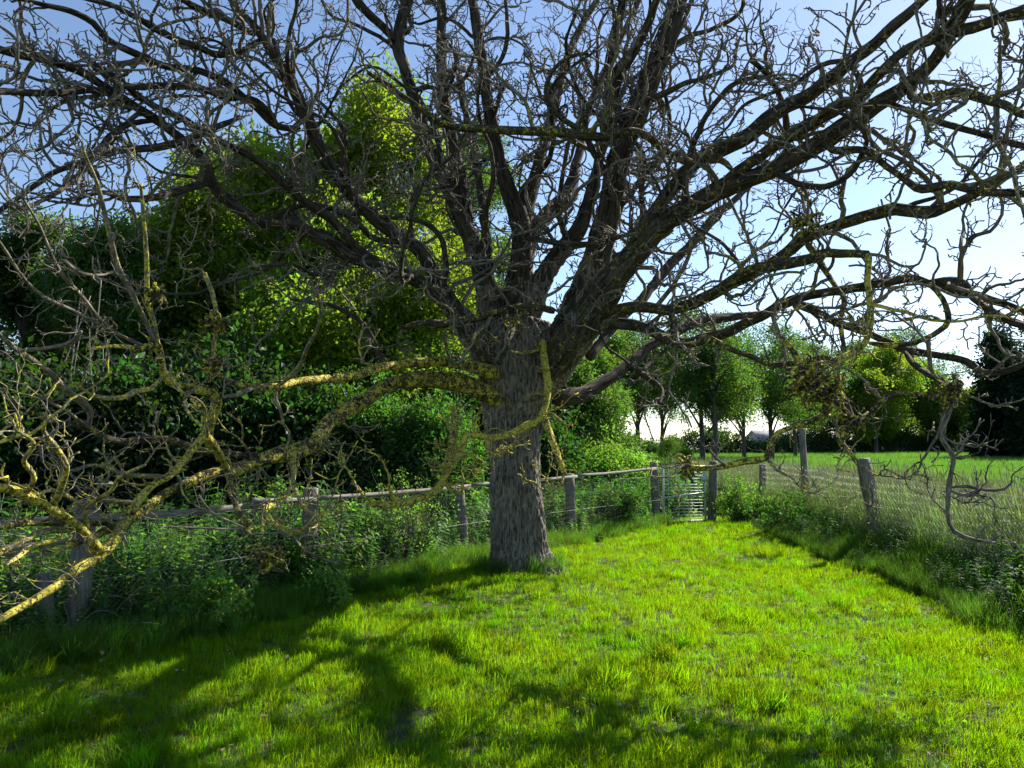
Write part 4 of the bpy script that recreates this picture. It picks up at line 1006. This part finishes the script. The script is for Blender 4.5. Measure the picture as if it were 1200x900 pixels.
for i, (xp, Y, top, wpx, cbpx, n, key, lab) in enumerate((
    (964, 72, 400, 110, 496, 520, 'far_mid', 'tree with bare trunk beside the grey barn'),
    (1003, 80, 396, 110, 504, 560, 'far_mid', 'mid green tree behind the leaning post'),
    (1045, 74, 402, 120, 508, 620, 'far_lime', 'round bright green tree in the middle of the row across the field'),
    (1086, 76, 428, 110, 512, 560, 'far_mid', 'low tree left of the hanging branch'),
    (1025, 70, 440, 90, 510, 460, 'far_lime', 'small bright tree at the front of the row across the field'),
    (1128, 73, 455, 110, 512, 560, 'far_lime', 'low rounded tree right of the hanging branch'),
    (1062, 92, 386, 130, 484, 560, 'far_mid', 'taller pale topped tree behind the bright ones'),
    (1155, 84, 476, 100, 510, 460, 'far_mid', 'low distant tree beside the blackish evergreen'))):
    leafy_tree('field_tree', lab, at(xp, Y), Y, ht(top, Y), wpx / FPX * Y, ht(cbpx, Y), int(n * 1.2), key, .26, 400 + i, group='trees across the field', nb=24, lscale=.95, limbs=10)
for i, (xp, Y, top, wpx, n, lab) in enumerate(((1185, 50, 385, 110, 900, 'blackish evergreen tree at the right edge of the picture'), (1240, 47, 360, 130, 800, 'blackish evergreen tree just beyond the right edge'))):
    leafy_tree('evergreen_tree', lab, at(xp, Y), Y, ht(top, Y), wpx / FPX * Y, .4, n, 'far_yew', .3, 500 + i, nb=16)
bush('pale_willow', 'small pale green willow bush far behind the gate', at(790, 46), 46, 2.6, ht(508, 46), 260, 'young_mid', 77, lscale=.6)
# long hedge far behind the gate
hedge = empty('distant_hedge', (16, 62, 0)); tag(hedge, 'long low dark hedge along the far side of the meadow', 'hedge')
n = 1500; t = R.random(n); pts = np.stack([4 + 62 * t, 58 + 28 * t + R.normal(0, .5, n), R.random(n) ** .7 * (1.9 + .5 * np.sin(t * 40)) * (1 + .25 * t)], -1)
scatter('foliage', 'far_dark', pts, R.random((n, 3)) * 6.28, v3(R.uniform(.6, 1.0, n)), hedge, 'stuff')
n = 1100; t = R.random(n); pts = np.stack([34 + 46 * t, 84 + R.normal(0, .8, n), R.random(n) * 2.6], -1)
h2 = empty('field_hedge', (55, 84, 0)); tag(h2, 'dark hedge under the row of trees across the field', 'hedge')
scatter('foliage', 'far_dark', pts, R.random((n, 3)) * 6.28, v3(R.uniform(.7, 1.1, n)), h2, 'stuff')
# barns
M_ROOF = plain_material('grey_sheet_roof', [(.3, (.20, .20, .21)), (.7, (.30, .30, .31))], 1.5)
M_WALL = plain_material('barn_wall', [(.3, (.28, .26, .23)), (.7, (.38, .35, .31))], 1.2)
M_DOOR = plain_material('barn_door', [(.3, (.05, .05, .05)), (.7, (.10, .09, .08))], 2)
def barn(xp, Y, wpx, ridge, lab):
    w = wpx / FPX * Y; h = ht(ridge, Y); e = h * .62; d = 8; root = empty('barn', (at(xp, Y), Y, 0)); tag(root, lab, 'barn', 'barns beyond the field')
    mb = MB(); mb.box((-w / 2, 0, -.2), (w / 2, d, e)); mb.add([(-w/2, 0, e), (-w/2, d, e), (-w/2, d/2, h), (w/2, 0, e), (w/2, d, e), (w/2, d/2, h)], [(0, 1, 2), (5, 4, 3)])
    link('wall', mb.mesh('wall', M_WALL), root)
    mb = MB(); o_ = .35
    for s in (0, 1):
        y0 = -o_ if s == 0 else d + o_
        a = [(-w/2-o_, y0, e-.15), (w/2+o_, y0, e-.15), (w/2+o_, d/2, h+.05), (-w/2-o_, d/2, h+.05)]; b = [(x_, y_, z_ + .12) for x_, y_, z_ in a]
        mb.add(a + b, [(3,2,1,0),(4,5,6,7),(0,1,5,4),(1,2,6,5),(2,3,7,6),(3,0,4,7)])
    link('roof', mb.mesh('roof', M_ROOF), root)
    for k_ in (-.25, .25):
        mb = MB(); mb.box((k_ * w - w * .09, -.06, -.1), (k_ * w + w * .09, .02, e * .75)); link('door', mb.mesh('door', M_DOOR), root)
barn(970, 105, 46, 510, 'grey roofed barn seen between the two bare trunks across the field')
barn(918, 110, 50, 505, 'smaller grey barn left of the tall thin post')
